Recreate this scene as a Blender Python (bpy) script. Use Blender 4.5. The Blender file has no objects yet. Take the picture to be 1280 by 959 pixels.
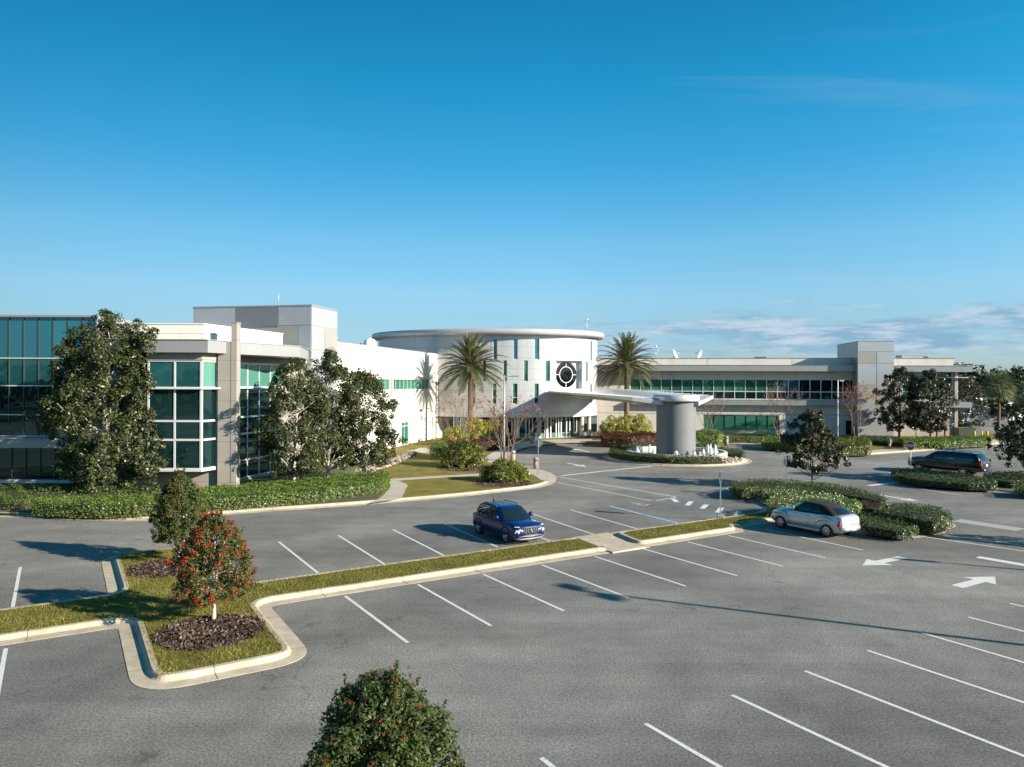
import bpy, math, random
import numpy as np
from mathutils import Vector, Matrix
from mathutils.geometry import delaunay_2d_cdt

random.seed(7)
RNG = np.random.default_rng(11)
scene = bpy.context.scene
COL = scene.collection
PI = math.pi
R = math.radians

# ------------------------------------------------------------------ materials
def nodes_of(name):
    m = bpy.data.materials.new(name); m.use_nodes = True
    nt = m.node_tree
    return m, nt, nt.nodes, nt.links, nt.nodes['Principled BSDF']

def noise(nt, scale, detail=3, rough=.55, coord='Object', dist=0.0, vec=None):
    n = nt.nodes.new('ShaderNodeTexNoise')
    n.inputs['Scale'].default_value = scale; n.inputs['Detail'].default_value = detail
    n.inputs['Roughness'].default_value = rough; n.inputs['Distortion'].default_value = dist
    if vec is None:
        tc = nt.nodes.new('ShaderNodeTexCoord'); vec = tc.outputs[coord]
    nt.links.new(vec, n.inputs['Vector'])
    return n.outputs['Fac']

def remap(nt, sock, a, b, c, d):
    n = nt.nodes.new('ShaderNodeMapRange')
    n.inputs['From Min'].default_value = a; n.inputs['From Max'].default_value = b
    n.inputs['To Min'].default_value = c; n.inputs['To Max'].default_value = d
    nt.links.new(sock, n.inputs['Value']); return n.outputs['Result']

def math_(nt, op, a, b=None):
    n = nt.nodes.new('ShaderNodeMath'); n.operation = op
    for i, x in enumerate((a, b)):
        if x is None: continue
        if isinstance(x, (int, float)): n.inputs[i].default_value = x
        else: nt.links.new(x, n.inputs[i])
    return n.outputs[0]

def mixc(nt, fac, a, b, mode='MIX'):
    n = nt.nodes.new('ShaderNodeMix'); n.data_type = 'RGBA'; n.blend_type = mode
    for sock, x in ((n.inputs[0], fac), (n.inputs[6], a), (n.inputs[7], b)):
        if isinstance(x, (int, float)): sock.default_value = x
        elif isinstance(x, tuple): sock.default_value = (x[0], x[1], x[2], 1)
        else: nt.links.new(x, sock)
    return n.outputs[2]

def scale_col(nt, col, val):
    n = nt.nodes.new('ShaderNodeVectorMath'); n.operation = 'SCALE'
    if isinstance(col, tuple): n.inputs[0].default_value = col[:3]
    else: nt.links.new(col, n.inputs[0])
    nt.links.new(val, n.inputs['Scale']); return n.outputs[0]

def bump(nt, height, strength, dist, bsdf):
    b = nt.nodes.new('ShaderNodeBump'); b.inputs['Strength'].default_value = strength
    b.inputs['Distance'].default_value = dist
    nt.links.new(height, b.inputs['Height']); nt.links.new(b.outputs[0], bsdf.inputs['Normal'])

def M(name, col, rough=.6, metal=0.0, spec=.5, var=((.6, .06), (9, .04)), bmp=None, coat=0.0, isl=0.0):
    m, nt, N, L, b = nodes_of(name)
    c = tuple(col); val = None
    for sc, am in var:
        f = remap(nt, noise(nt, sc), .25, .75, 1 - am, 1 + am)
        val = f if val is None else math_(nt, 'MULTIPLY', val, f)
    if isl:
        g = N.new('ShaderNodeNewGeometry')
        f = remap(nt, g.outputs['Random Per Island'], 0, 1, 1 - isl, 1 + isl)
        val = f if val is None else math_(nt, 'MULTIPLY', val, f)
    if val is not None: L.new(scale_col(nt, c, val), b.inputs['Base Color'])
    else: b.inputs['Base Color'].default_value = (*c, 1)
    b.inputs['Roughness'].default_value = rough; b.inputs['Metallic'].default_value = metal
    b.inputs['Specular IOR Level'].default_value = spec; b.inputs['Coat Weight'].default_value = coat
    if coat: b.inputs['Coat Roughness'].default_value = .04
    if bmp: bump(nt, noise(nt, bmp[0], 4), bmp[1], bmp[2], b)
    return m

def leaf_mat(name, cols, back=None, rough=.45, trans=.2, spec=.32):
    m, nt, N, L, b = nodes_of(name)
    g = N.new('ShaderNodeNewGeometry')
    r = N.new('ShaderNodeValToRGB'); r.color_ramp.interpolation = 'LINEAR'
    e = r.color_ramp.elements
    while len(e) < len(cols): e.new(.5)
    for i, c in enumerate(cols):
        e[i].position = i / (len(cols) - 1); e[i].color = (*c, 1)
    L.new(g.outputs['Random Per Island'], r.inputs[0])
    c = r.outputs[0]
    # slow drift over the plant so that one side of it is not the twin of the other
    c = scale_col(nt, c, remap(nt, noise(nt, .9, 2), .3, .7, .72, 1.3))
    if back: c = mixc(nt, g.outputs['Backfacing'], c, back)
    L.new(c, b.inputs['Base Color'])
    b.inputs['Roughness'].default_value = rough; b.inputs['Specular IOR Level'].default_value = spec
    if trans:
        t = N.new('ShaderNodeBsdfTranslucent'); L.new(c, t.inputs['Color'])
        mx = N.new('ShaderNodeMixShader'); mx.inputs[0].default_value = trans
        L.new(b.outputs[0], mx.inputs[1]); L.new(t.outputs[0], mx.inputs[2])
        L.new(mx.outputs[0], N['Material Output'].inputs['Surface'])
    return m

def glass_mat(name, base, tint, f0=.12, wob=.02):
    m, nt, N, L, b = nodes_of(name)
    g = N.new('ShaderNodeNewGeometry')
    c = scale_col(nt, base, remap(nt, g.outputs['Random Per Island'], 0, 1, .65, 1.3))
    d = N.new('ShaderNodeBsdfDiffuse'); L.new(c, d.inputs['Color'])
    gl = N.new('ShaderNodeBsdfGlossy'); gl.inputs['Roughness'].default_value = .015
    gl.inputs['Color'].default_value = (*tint, 1)
    lw = N.new('ShaderNodeFresnel'); lw.inputs['IOR'].default_value = 1.5
    f = remap(nt, lw.outputs[0], 0, 1, f0, 1)
    # every pane hangs at a slightly different angle, and none is quite flat
    bp = N.new('ShaderNodeBump'); bp.inputs['Strength'].default_value = wob * 8; bp.inputs['Distance'].default_value = .05
    L.new(noise(nt, .55, 1), bp.inputs['Height'])
    L.new(bp.outputs[0], gl.inputs['Normal'])
    mx = N.new('ShaderNodeMixShader'); L.new(f, mx.inputs[0])
    L.new(d.outputs[0], mx.inputs[1]); L.new(gl.outputs[0], mx.inputs[2])
    L.new(mx.outputs[0], N['Material Output'].inputs['Surface'])
    N.remove(b)
    return m

def asphalt_mat():
    m, nt, N, L, b = nodes_of('asphalt')
    big = remap(nt, noise(nt, .11, 5, .6, dist=.6), .32, .68, .70, 1.24)
    mid = remap(nt, noise(nt, .8, 6, .65), .3, .7, .85, 1.14)
    fine = remap(nt, noise(nt, 17, 2, .7), .30, .70, .52, 1.52)
    grit = remap(nt, noise(nt, 48, 2, .6), .3, .7, .66, 1.36)
    v = math_(nt, 'MULTIPLY', math_(nt, 'MULTIPLY', big, mid), math_(nt, 'MULTIPLY', fine, grit))
    # hairline cracks, patched and weathered
    vo = N.new('ShaderNodeTexVoronoi'); vo.feature = 'DISTANCE_TO_EDGE'; vo.inputs['Scale'].default_value = .07
    tc = N.new('ShaderNodeTexCoord'); ad = N.new('ShaderNodeVectorMath'); ad.operation = 'ADD'
    nn = N.new('ShaderNodeTexNoise'); nn.inputs['Scale'].default_value = .7; nn.inputs['Detail'].default_value = 5
    L.new(tc.outputs['Object'], nn.inputs['Vector'])
    sc = N.new('ShaderNodeVectorMath'); sc.operation = 'SCALE'; sc.inputs['Scale'].default_value = 2.2
    L.new(nn.outputs['Color'], sc.inputs[0]); L.new(tc.outputs['Object'], ad.inputs[0]); L.new(sc.outputs[0], ad.inputs[1])
    L.new(ad.outputs[0], vo.inputs['Vector'])
    crack = remap(nt, vo.outputs['Distance'], .0, .0026, .62, 1)
    v = math_(nt, 'MULTIPLY', v, crack)
    # long faint tracks of tyres and paver passes along the driving lane
    mp = N.new('ShaderNodeMapping'); mp.vector_type = 'POINT'; mp.inputs['Rotation'].default_value = (0, 0, -.5615); mp.inputs['Scale'].default_value = (.035, .9, 1)
    L.new(tc.outputs['Object'], mp.inputs['Vector'])
    v = math_(nt, 'MULTIPLY', v, remap(nt, noise(nt, 1.0, 4, .6, vec=mp.outputs[0], dist=.2), .32, .68, .88, 1.10))
    v = math_(nt, 'MULTIPLY', v, remap(nt, noise(nt, 2.3, 2, .5), .74, .79, 1, .60))
    # oil spots where engines drip
    spot = remap(nt, noise(nt, .6, 4, .6), .64, .74, 1, .62)
    v = math_(nt, 'MULTIPLY', v, spot)
    # parked cars and rain leave the stalls darker than the driven lane
    dt = N.new('ShaderNodeVectorMath'); dt.operation = 'DOT_PRODUCT'; dt.inputs[1].default_value = (.5324, -.8465, 0); L.new(tc.outputs['Object'], dt.inputs[0])
    vv = math_(nt, 'ADD', math_(nt, 'SUBTRACT', dt.outputs['Value'], -24.26), math_(nt, 'MULTIPLY', math_(nt, 'SUBTRACT', noise(nt, .35, 4), .5), 3.5))
    st = None
    for a_, b_ in ((.8, 4.6), (13.0, 17.6), (-9.0, -3.6)):
        k_ = math_(nt, 'MULTIPLY', remap(nt, vv, a_ - .9, a_ + .9, 0, 1), remap(nt, vv, b_ - .9, b_ + .9, 1, 0))
        st = k_ if st is None else math_(nt, 'MAXIMUM', st, k_)
    v = math_(nt, 'MULTIPLY', v, remap(nt, st, 0, 1, 1.06, .86))
    tint = mixc(nt, remap(nt, noise(nt, .05, 3), .35, .65, 0, 1), (.180, .170, .150), (.168, .163, .151))
    L.new(scale_col(nt, tint, v), b.inputs['Base Color'])
    b.inputs['Roughness'].default_value = .88; b.inputs['Specular IOR Level'].default_value = .3
    bump(nt, noise(nt, 45, 3), .5, .012, b)
    return m

def paint_mat(name, col, wear=.5):
    m, nt, N, L, b = nodes_of(name)
    f = remap(nt, noise(nt, 14, 5, .7), wear + .08, wear + .2, 0, .75)
    g = remap(nt, noise(nt, 40, 2), .3, .7, .86, 1.08)
    c = mixc(nt, f, col, (.19, .19, .18))
    L.new(scale_col(nt, c, g), b.inputs['Base Color']); b.inputs['Roughness'].default_value = .8
    return m

def lawn_mat(name, cols):
    m, nt, N, L, b = nodes_of(name)
    f = noise(nt, .7, 5, .65)
    r = N.new('ShaderNodeValToRGB'); e = r.color_ramp.elements
    while len(e) < len(cols): e.new(.5)
    for i, c in enumerate(cols): e[i].position = .3 + .4 * i / (len(cols) - 1); e[i].color = (*c, 1)
    L.new(f, r.inputs[0])
    fine = remap(nt, noise(nt, 22, 3, .7), .3, .7, .45, 1.5)
    L.new(scale_col(nt, r.outputs[0], fine), b.inputs['Base Color'])
    b.inputs['Roughness'].default_value = .9; b.inputs['Specular IOR Level'].default_value = .1
    bump(nt, noise(nt, 30, 3), .9, .05, b)
    return m

def blotch_mat(name, c1, c2, c3, s1=3., s2=18., rough=.9):
    m, nt, N, L, b = nodes_of(name)
    c = mixc(nt, remap(nt, noise(nt, s2, 3), .4, .6, 0, 1), c1, c2)
    c = mixc(nt, remap(nt, noise(nt, s1, 4), .5, .7, 0, .8), c, c3)
    L.new(c, b.inputs['Base Color']); b.inputs['Roughness'].default_value = rough
    bump(nt, noise(nt, s2, 3), .8, .06, b)
    return m

def panel_mat(name, col, rough, metal, lines_h, lines_v=None, axis='XY'):
    """Cladding with fine joints at real heights; weathering streaks run down it."""
    m, nt, N, L, b = nodes_of(name)
    tc = N.new('ShaderNodeTexCoord'); sp = N.new('ShaderNodeSeparateXYZ'); L.new(tc.outputs['Object'], sp.inputs[0])
    z = math_(nt, 'FRACT', math_(nt, 'DIVIDE', sp.outputs['Z'], lines_h))
    j = math_(nt, 'LESS_THAN', math_(nt, 'ABSOLUTE', math_(nt, 'SUBTRACT', z, .5)), .016 / lines_h)
    mp = N.new('ShaderNodeMapping'); mp.inputs['Scale'].default_value = (1.2, 1.2, .12)
    L.new(tc.outputs['Object'], mp.inputs['Vector'])
    st = remap(nt, noise(nt, 1.1, 4, .6, vec=mp.outputs[0]), .3, .7, .89, 1.05)
    blot = remap(nt, noise(nt, .35, 3), .3, .7, .95, 1.05)
    c = scale_col(nt, tuple(col), math_(nt, 'MULTIPLY', st, blot))
    c = mixc(nt, math_(nt, 'MULTIPLY', j, .7), c, (.12, .115, .11))
    L.new(c, b.inputs['Base Color']); b.inputs['Roughness'].default_value = rough; b.inputs['Metallic'].default_value = metal
    return m

MAT = {}
MAT['asphalt'] = asphalt_mat()
MAT['white_line'] = paint_mat('road_paint_white', (.62, .61, .57), .46)
MAT['blue_line'] = paint_mat('road_paint_blue', (.06, .20, .36), .46)
MAT['faded_line'] = paint_mat('road_paint_faded', (.36, .36, .34), .42)
MAT['concrete'] = M('kerb_concrete', (.425, .355, .262), .85, var=((.35, .22), (2.5, .20), (25, .12)), bmp=(30, .3, .01))
MAT['walk'] = M('walk_concrete', (.42, .375, .31), .85, var=((.4, .10), (6, .06)), bmp=(30, .2, .01))
MAT['lawn'] = lawn_mat('lawn_turf', [(.085, .095, .020), (.135, .128, .030), (.20, .165, .055)])
MAT['lawn_dry'] = lawn_mat('lawn_turf_dry', [(.12, .125, .026), (.19, .165, .038), (.26, .20, .068)])
MAT['mulch'] = blotch_mat('bark_mulch', (.050, .030, .022), (.13, .080, .058), (.22, .16, .125), 4, 24)
MAT['joint'] = M('kerb_joint', (.13, .11, .085), .9, var=())
MAT['chips'] = leaf_mat('bark_chip', [(.030, .018, .013), (.06, .038, .028), (.105, .072, .055), (.20, .15, .12)], None, .9, 0, .1)
MAT['soil'] = blotch_mat('planting_soil', (.06, .055, .028), (.10, .085, .045), (.07, .09, .03), 2, 14)
MAT['rock'] = M('river_rock', (.36, .29, .23), .8, var=((3, .1),), isl=.45)
MAT['land'] = blotch_mat('far_land', (.06, .075, .03), (.09, .09, .04), (.12, .11, .07), .02, .3)
MAT['white_wall'] = panel_mat('white_stucco', (.72, .68, .615), .75, 0, 1.62)
MAT['stone_wall'] = panel_mat('grey_stone_panel', (.315, .285, .25), .7, 0, 1.35)
MAT['right_wall'] = panel_mat('beige_stucco', (.66, .615, .55), .75, 0, 2.6)
MAT['tan_wall'] = panel_mat('tan_stucco', (.52, .455, .36), .75, 0, 2.6)
MAT['metal_panel'] = panel_mat('silver_metal_panel', (.42, .425, .43), .42, .35, 1.85)
MAT['metal_drum'] = panel_mat('silver_rotunda_panel', (.54, .54, .545), .38, .3, 1.4)
MAT['panel_light'] = M('light_metal_panel', (.44, .455, .475), .4, .4)
MAT['panel_mid'] = M('grey_metal_panel', (.22, .23, .245), .42, .4)
MAT['panel_tan_and_lit'] = M('tan_panel_and_painted_light', (.33, .315, .28), .5, .2)  # real tan panels, and bounced warm light painted on the near stair tower
MAT['fascia'] = M('fascia_metal', (.34, .34, .34), .42, .35)
MAT['fascia_stone'] = M('fascia_stone', (.44, .41, .365), .6, .05)
MAT['canopy_metal'] = M('canopy_metal', (.52, .52, .525), .38, .35)
MAT['pillar'] = M('grey_ribbed_concrete', (.15, .155, .165), .7, var=((.5, .1), (5, .08), (30, .06)))
MAT['frame'] = M('white_aluminium', (.68, .69, .68), .4, .3, var=())
MAT['frame_dark'] = M('dark_aluminium', (.07, .08, .08), .4, .3, var=())
MAT['roofing'] = M('roof_membrane', (.55, .54, .52), .8)
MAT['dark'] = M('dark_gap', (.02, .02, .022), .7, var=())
MAT['glass_teal'] = glass_mat('teal_spandrel_glass', (.018, .125, .165), (.45, .78, .88), .16, .006)
MAT['glass_dark'] = glass_mat('dark_window_glass', (.005, .019, .021), (.38, .62, .65), .10, .014)
MAT['glass_reflect'] = glass_mat('green_glass_painted_reflection', (.011, .066, .070), (.45, .75, .75), .10, .012)  # teal of mirrored trees and sky is put into the base colour
MAT['glass_green'] = glass_mat('green_window_glass', (.030, .150, .105), (.55, .85, .75), .10, .010)
MAT['glass_blind'] = glass_mat('window_with_pale_blind', (.075, .215, .17), (.55, .82, .78), .10, .01)
MAT['glass_black'] = glass_mat('black_window_glass', (.004, .008, .014), (.40, .5, .62), .02, .004)
MAT['bark'] = M('grey_bark', (.20, .165, .125), .9, var=((2, .2), (14, .25)), bmp=(18, .8, .03))
MAT['bark_pale'] = M('pale_bark', (.42, .37, .31), .85, var=((3, .15), (20, .25)), bmp=(18, .5, .02))
MAT['bark_myrtle'] = M('smooth_tan_bark', (.20, .135, .105), .7, var=((2, .15), (12, .15)))
MAT['bark_palm'] = M('palm_trunk', (.15, .105, .07), .9, var=((1.5, .2), (9, .35)), bmp=(7, 1.0, .08))
MAT['leaf_magnolia'] = leaf_mat('magnolia_leaf', [(.020, .046, .010), (.048, .090, .016), (.10, .152, .030), (.17, .21, .058)],
                                (.060, .068, .026), .40, .16, .45)
MAT['leaf_magnolia_bronze'] = leaf_mat('magnolia_leaf_bronze', [(.025, .042, .013), (.052, .074, .023), (.098, .114, .038), (.16, .16, .068)],
                                       (.060, .054, .026), .38, .10, .5)
MAT['leaf_holly'] = leaf_mat('holly_leaf', [(.020, .046, .010), (.046, .080, .016), (.088, .12, .022), (.18, .18, .036)], (.06, .085, .022), .5, .2)
MAT['leaf_holly_warm'] = leaf_mat('holly_leaf_warm', [(.020, .048, .009), (.042, .084, .014), (.072, .112, .018), (.115, .13, .026), (.21, .11, .028)], (.07, .085, .022), .5, .2)
MAT['berry'] = leaf_mat('holly_berry', [(.26, .014, .010), (.40, .028, .016), (.46, .075, .024)], None, .3, 0)
MAT['berry_dark'] = leaf_mat('ripe_holly_berry', [(.20, .012, .010), (.34, .025, .014), (.40, .06, .02)], None, .3, 0)
MAT['leaf_hedge'] = leaf_mat('hedge_leaf', [(.050, .095, .015), (.11, .18, .026), (.20, .27, .042), (.32, .36, .08)], (.13, .20, .035), .38, .2)
MAT['leaf_hedge_dark'] = leaf_mat('dark_hedge_leaf', [(.030, .058, .014), (.062, .102, .024), (.11, .15, .036), (.19, .22, .06)], (.075, .11, .028), .42, .15)
MAT['leaf_hedge_brown'] = leaf_mat('bronze_hedge_leaf', [(.045, .036, .022), (.085, .065, .034), (.12, .105, .048)], (.08, .06, .03), .5, .15)
MAT['leaf_red'] = leaf_mat('red_shrub_leaf', [(.09, .020, .018), (.18, .035, .026), (.22, .08, .045), (.15, .14, .04)], (.08, .03, .02), .45, .2)
MAT['leaf_croton'] = leaf_mat('yellow_green_leaf', [(.16, .20, .025), (.34, .34, .038), (.52, .46, .055), (.60, .48, .08)], (.34, .33, .05), .42, .3)
MAT['leaf_mix'] = leaf_mat('variegated_leaf', [(.030, .065, .013), (.075, .12, .018), (.18, .20, .026), (.50, .40, .045)], (.14, .16, .03), .4, .2)
MAT['leaf_myrtle'] = leaf_mat('myrtle_autumn_leaf', [(.30, .035, .022), (.40, .09, .03), (.24, .10, .035), (.14, .065, .035)], None, .5, .3)
MAT['flower'] = leaf_mat('white_blossom', [(.62, .60, .50), (.75, .74, .66), (.66, .62, .42)], None, .6, .2)
MAT['palm_leaf'] = leaf_mat('palm_leaflet', [(.050, .072, .024), (.095, .125, .042), (.16, .18, .070), (.25, .25, .12)], (.14, .16, .07), .42, .15)
MAT['palm_dead'] = M('palm_rachis', (.22, .17, .08), .7, var=())
MAT['leaf_far'] = leaf_mat('far_tree_leaf', [(.022, .036, .016), (.040, .058, .024), (.065, .078, .034)], None, .6, .1, .2)
MAT['leaf_far_olive'] = leaf_mat('olive_tree_leaf', [(.045, .055, .022), (.075, .082, .034), (.11, .105, .05)], None, .6, .1, .2)
MAT['blade'] = leaf_mat('grass_blade', [(.10, .125, .020), (.17, .18, .034), (.26, .22, .056), (.34, .26, .09)], None, .6, .3, .2)
MAT['steel'] = M('galvanised_steel', (.50, .51, .52), .45, .6, var=((4, .08),))
MAT['dark_steel'] = M('bronze_pole', (.05, .045, .042), .5, .4, var=())
MAT['sign_red'] = M('sign_red', (.42, .018, .028), .45, var=((3, .06),))
MAT['sign_white'] = M('sign_white', (.80, .80, .78), .5, var=((3, .05),))
MAT['sign_blue'] = M('sign_blue', (.02, .12, .42), .45, var=())
MAT['white_plastic'] = M('white_enamel', (.80, .80, .78), .4, var=((1, .05),))
MAT['grey_plastic'] = M('grey_enamel', (.30, .31, .32), .5, var=((1, .05),))
MAT['black_rubber'] = M('tyre_rubber', (.018, .018, .019), .8, var=((6, .2),))
MAT['alloy'] = M('alloy_wheel', (.62, .63, .65), .28, .8, var=())
MAT['chrome'] = M('chrome', (.75, .76, .78), .12, 1.0, var=())
MAT['car_blue'] = M('blue_car_paint', (.004, .013, .105), .32, .3, coat=.8, var=())
MAT['car_silver'] = M('silver_car_paint', (.56, .57, .585), .34, .55, coat=.7, var=())
MAT['car_black'] = M('black_car_paint', (.006, .007, .009), .22, .1, coat=.9, var=())
MAT['car_white'] = M('white_car_paint', (.75, .76, .77), .35, coat=.6, var=())
MAT['car_trim'] = M('black_car_trim', (.022, .022, .024), .6, var=())
MAT['soft_top'] = M('black_cloth_top', (.010, .0085, .009), .85, var=((8, .15),))
MAT['grille_metal'] = M('grille_metal', (.09, .092, .10), .45, .3, var=())
MAT['hedge_core'] = M('shaded_hedge_inside', (.028, .030, .014), .95)  # body for the inner twigs, with their shade put into its colour
MAT['skid'] = M('silver_bumper_trim', (.17, .175, .185), .45, .3, var=())
MAT['car_glass'] = glass_mat('tinted_car_glass', (.008, .013, .014), (.75, .85, .85), .06, .0)
MAT['lamp_lens'] = M('clear_lamp_lens', (.70, .72, .74), .12, .2, coat=1, var=())
MAT['tail_lens'] = M('red_lamp_lens', (.40, .015, .012), .2, coat=1, var=())
MAT['amber_lens'] = M('amber_lamp_lens', (.55, .18, .02), .2, coat=1, var=())
MAT['seat'] = M('grey_seat_cloth', (.30, .29, .27), .9, var=())
MAT['foam'] = M('fountain_foam', (.82, .85, .87), .5, var=((6, .08),), bmp=(12, .8, .1))
MAT['basin'] = M('basin_concrete', (.52, .50, .46), .7, var=((.8, .08), (8, .06)))
MAT['bollard'] = M('bollard_concrete', (.34, .285, .22), .85, var=((2, .1), (20, .12)))
MAT['yellow'] = M('yellow_bollard_paint', (.62, .42, .03), .5, var=((4, .1),))
MAT['hydrant_red'] = M('hydrant_red', (.50, .04, .02), .45, var=((5, .08),))
MAT['hydrant_pale'] = M('hydrant_pale', (.62, .50, .36), .5, var=((5, .08),))
MAT['hydrant_green'] = M('hydrant_green', (.06, .26, .18), .5, var=())
MAT['utility_green'] = M('utility_green', (.045, .075, .045), .5, var=((2, .1),))
MAT['utility_pale'] = M('utility_pale_green', (.16, .20, .15), .5, var=((2, .1),))
m, nt, N, L, b = nodes_of('fountain_spray')
tb = N.new('ShaderNodeBsdfTransparent'); mx = N.new('ShaderNodeMixShader'); b.inputs['Base Color'].default_value = (.82, .86, .89, 1); b.inputs['Roughness'].default_value = .35
L.new(remap(nt, noise(nt, 16, 4, .7), .35, .62, .18, .92), mx.inputs[0]); L.new(tb.outputs[0], mx.inputs[1]); L.new(b.outputs[0], mx.inputs[2]); L.new(mx.outputs[0], N['Material Output'].inputs['Surface']); MAT['spray'] = m
m, nt, N, L, b = nodes_of('pool_water')
b.inputs['Base Color'].default_value = (.03, .05, .055, 1); b.inputs['Roughness'].default_value = .06
bump(nt, noise(nt, 5, 3), .5, .05, b); MAT['water'] = m

# ------------------------------------------------------------------ mesh kit
class MB:
    def __init__(s): s.v = []; s.f = []; s.m = []; s.sm = []
    def add(s, vs, fs, mi=0, smooth=False):
        o = len(s.v); s.v += [tuple(p) for p in vs]
        for f in fs: s.f.append(tuple(i + o for i in f)); s.m.append(mi); s.sm.append(smooth)
        return s
    def quad(s, a, b, c, d, mi=0): return s.add((a, b, c, d), ((0, 1, 2, 3),), mi)
    def box(s, x0, x1, y0, y1, z0, z1, mi=0):
        return s.add([(x0, y0, z0), (x1, y0, z0), (x1, y1, z0), (x0, y1, z0), (x0, y0, z1), (x1, y0, z1), (x1, y1, z1), (x0, y1, z1)],
                     [(0, 3, 2, 1), (4, 5, 6, 7), (0, 1, 5, 4), (1, 2, 6, 5), (2, 3, 7, 6), (3, 0, 4, 7)], mi)
    def beam(s, a, b, w, h, mi=0, up=(0, 0, 1)):
        """A bar of section w (across) by h (along up) from a to b."""
        a = Vector(a); b = Vector(b); d = (b - a).normalized(); up = Vector(up)
        x = d.cross(up)
        if x.length < 1e-4: x = d.cross(Vector((1, 0, 0)))
        x.normalize(); y = x.cross(d)
        vs = [p + x * (i * w / 2) + y * (j * h / 2) for p in (a, b) for i, j in ((-1, -1), (1, -1), (1, 1), (-1, 1))]
        return s.add(vs, [(0, 1, 2, 3), (7, 6, 5, 4), (0, 4, 5, 1), (1, 5, 6, 2), (2, 6, 7, 3), (3, 7, 4, 0)], mi)
    def prism(s, poly, z0, z1, mi=0, side_mi=None):
        if area(poly) < 0: poly = poly[::-1]
        n = len(poly); sm = mi if side_mi is None else side_mi
        s.add([(x, y, z1) for x, y in poly], [tuple(range(n))], mi)
        s.add([(x, y, z0) for x, y in poly], [tuple(range(n))[::-1]], mi)
        vs = [(x, y, z0) for x, y in poly] + [(x, y, z1) for x, y in poly]
        return s.add(vs, [(i, (i + 1) % n, n + (i + 1) % n, n + i) for i in range(n)], sm)
    def sheet(s, poly, z, mi=0):
        q = []
        for p in poly:
            if not q or (p[0] - q[-1][0]) ** 2 + (p[1] - q[-1][1]) ** 2 > .0025: q.append((p[0], p[1]))
        if len(q) > 2 and (q[0][0] - q[-1][0]) ** 2 + (q[0][1] - q[-1][1]) ** 2 < .0025: q.pop()
        vs, _, fs = delaunay_2d_cdt([Vector(p) for p in q], [], [list(range(len(q)))], 1, 1e-4)[:3]
        return s.add([(v.x, v.y, z) for v in vs], [tuple(f) for f in fs], mi)
    def tube(s, pts, rad, n=8, mi=0, cap=True, smooth=True):
        pts = [Vector(p) for p in pts]
        if not hasattr(rad, '__len__'): rad = [rad] * len(pts)
        vs = []; ref = None
        for i, p in enumerate(pts):
            d = (pts[min(i + 1, len(pts) - 1)] - pts[max(i - 1, 0)]).normalized()
            if ref is None: ref = Vector((1, 0, 0)) if abs(d.x) < .8 else Vector((0, 1, 0))
            x = (ref - d * ref.dot(d)).normalized(); y = d.cross(x); ref = x
            vs += [p + (x * math.cos(2 * PI * k / n) + y * math.sin(2 * PI * k / n)) * rad[i] for k in range(n)]
        fs = [(i * n + k, i * n + (k + 1) % n, (i + 1) * n + (k + 1) % n, (i + 1) * n + k) for i in range(len(pts) - 1) for k in range(n)]
        s.add(vs, fs, mi, smooth)
        if cap:
            s.add(vs[:n], [tuple(range(n))[::-1]], mi); s.add(vs[-n:], [tuple(range(n))], mi)
        return s
    def lathe(s, prof, c=(0, 0, 0), n=24, mi=0, smooth=True, axis='z', close=True):
        """prof: (radius, height) pairs, turned round z (or y) at c."""
        vs = []
        for r, h in prof:
            for k in range(n):
                a = 2 * PI * k / n
                if axis == 'z': vs.append((c[0] + r * math.cos(a), c[1] + r * math.sin(a), c[2] + h))
                else: vs.append((c[0] + r * math.cos(a), c[1] + h, c[2] + r * math.sin(a)))
        fs = [(i * n + k, i * n + (k + 1) % n, (i + 1) * n + (k + 1) % n, (i + 1) * n + k) for i in range(len(prof) - 1) for k in range(n)]
        s.add(vs, fs, mi, smooth)
        if close:
            s.add(vs[:n], [tuple(range(n))[::-1]], mi); s.add(vs[-n:], [tuple(range(n))], mi)
        return s
    def build(s, name, mats, parent=None, world=True, bevel=0, fix=True):
        me = bpy.data.meshes.new(name)
        me.from_pydata(s.v, [], s.f)
        if not isinstance(mats, (list, tuple)): mats = [mats]
        for m in mats: me.materials.append(MAT[m] if isinstance(m, str) else m)
        me.polygons.foreach_set('material_index', s.m)
        me.polygons.foreach_set('use_smooth', s.sm)
        if fix:
            import bmesh
            bm = bmesh.new(); bm.from_mesh(me)
            bmesh.ops.remove_doubles(bm, verts=bm.verts, dist=1e-5)
            bmesh.ops.recalc_face_normals(bm, faces=bm.faces)
            bm.to_mesh(me); bm.free()
        me.update()
        return link(name, me, parent, world, bevel)

def link(name, me, parent=None, world=True, bevel=0):
    o = bpy.data.objects.new(name, me); COL.objects.link(o)
    if parent is not None:
        o.parent = parent
        if world and parent.parent is None and parent.type == 'EMPTY':
            l = Vector(parent.location)
            o.matrix_parent_inverse = parent.matrix_basis.inverted()
    if bevel:
        md = o.modifiers.new('edge', 'BEVEL'); md.width = bevel; md.segments = 2; md.limit_method = 'ANGLE'
    return o

def area(p): return .5 * sum(p[i][0] * p[(i + 1) % len(p)][1] - p[(i + 1) % len(p)][0] * p[i][1] for i in range(len(p)))

def tag(o, label=None, cat=None, group=None, kind=None):
    for k, x in (('label', label), ('category', cat), ('group', group), ('kind', kind)):
        if x: o[k] = x
    return o

def thing(name, label, cat, loc=(0, 0, 0), rz=0, group=None):
    o = bpy.data.objects.new(name, None); COL.objects.link(o)
    o.location = loc; o.rotation_euler = (0, 0, rz); o.empty_display_size = .3
    return tag(o, label, cat, group)

def ground(name, mb, mats): return tag(mb.build(name, mats), kind='structure')

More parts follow.
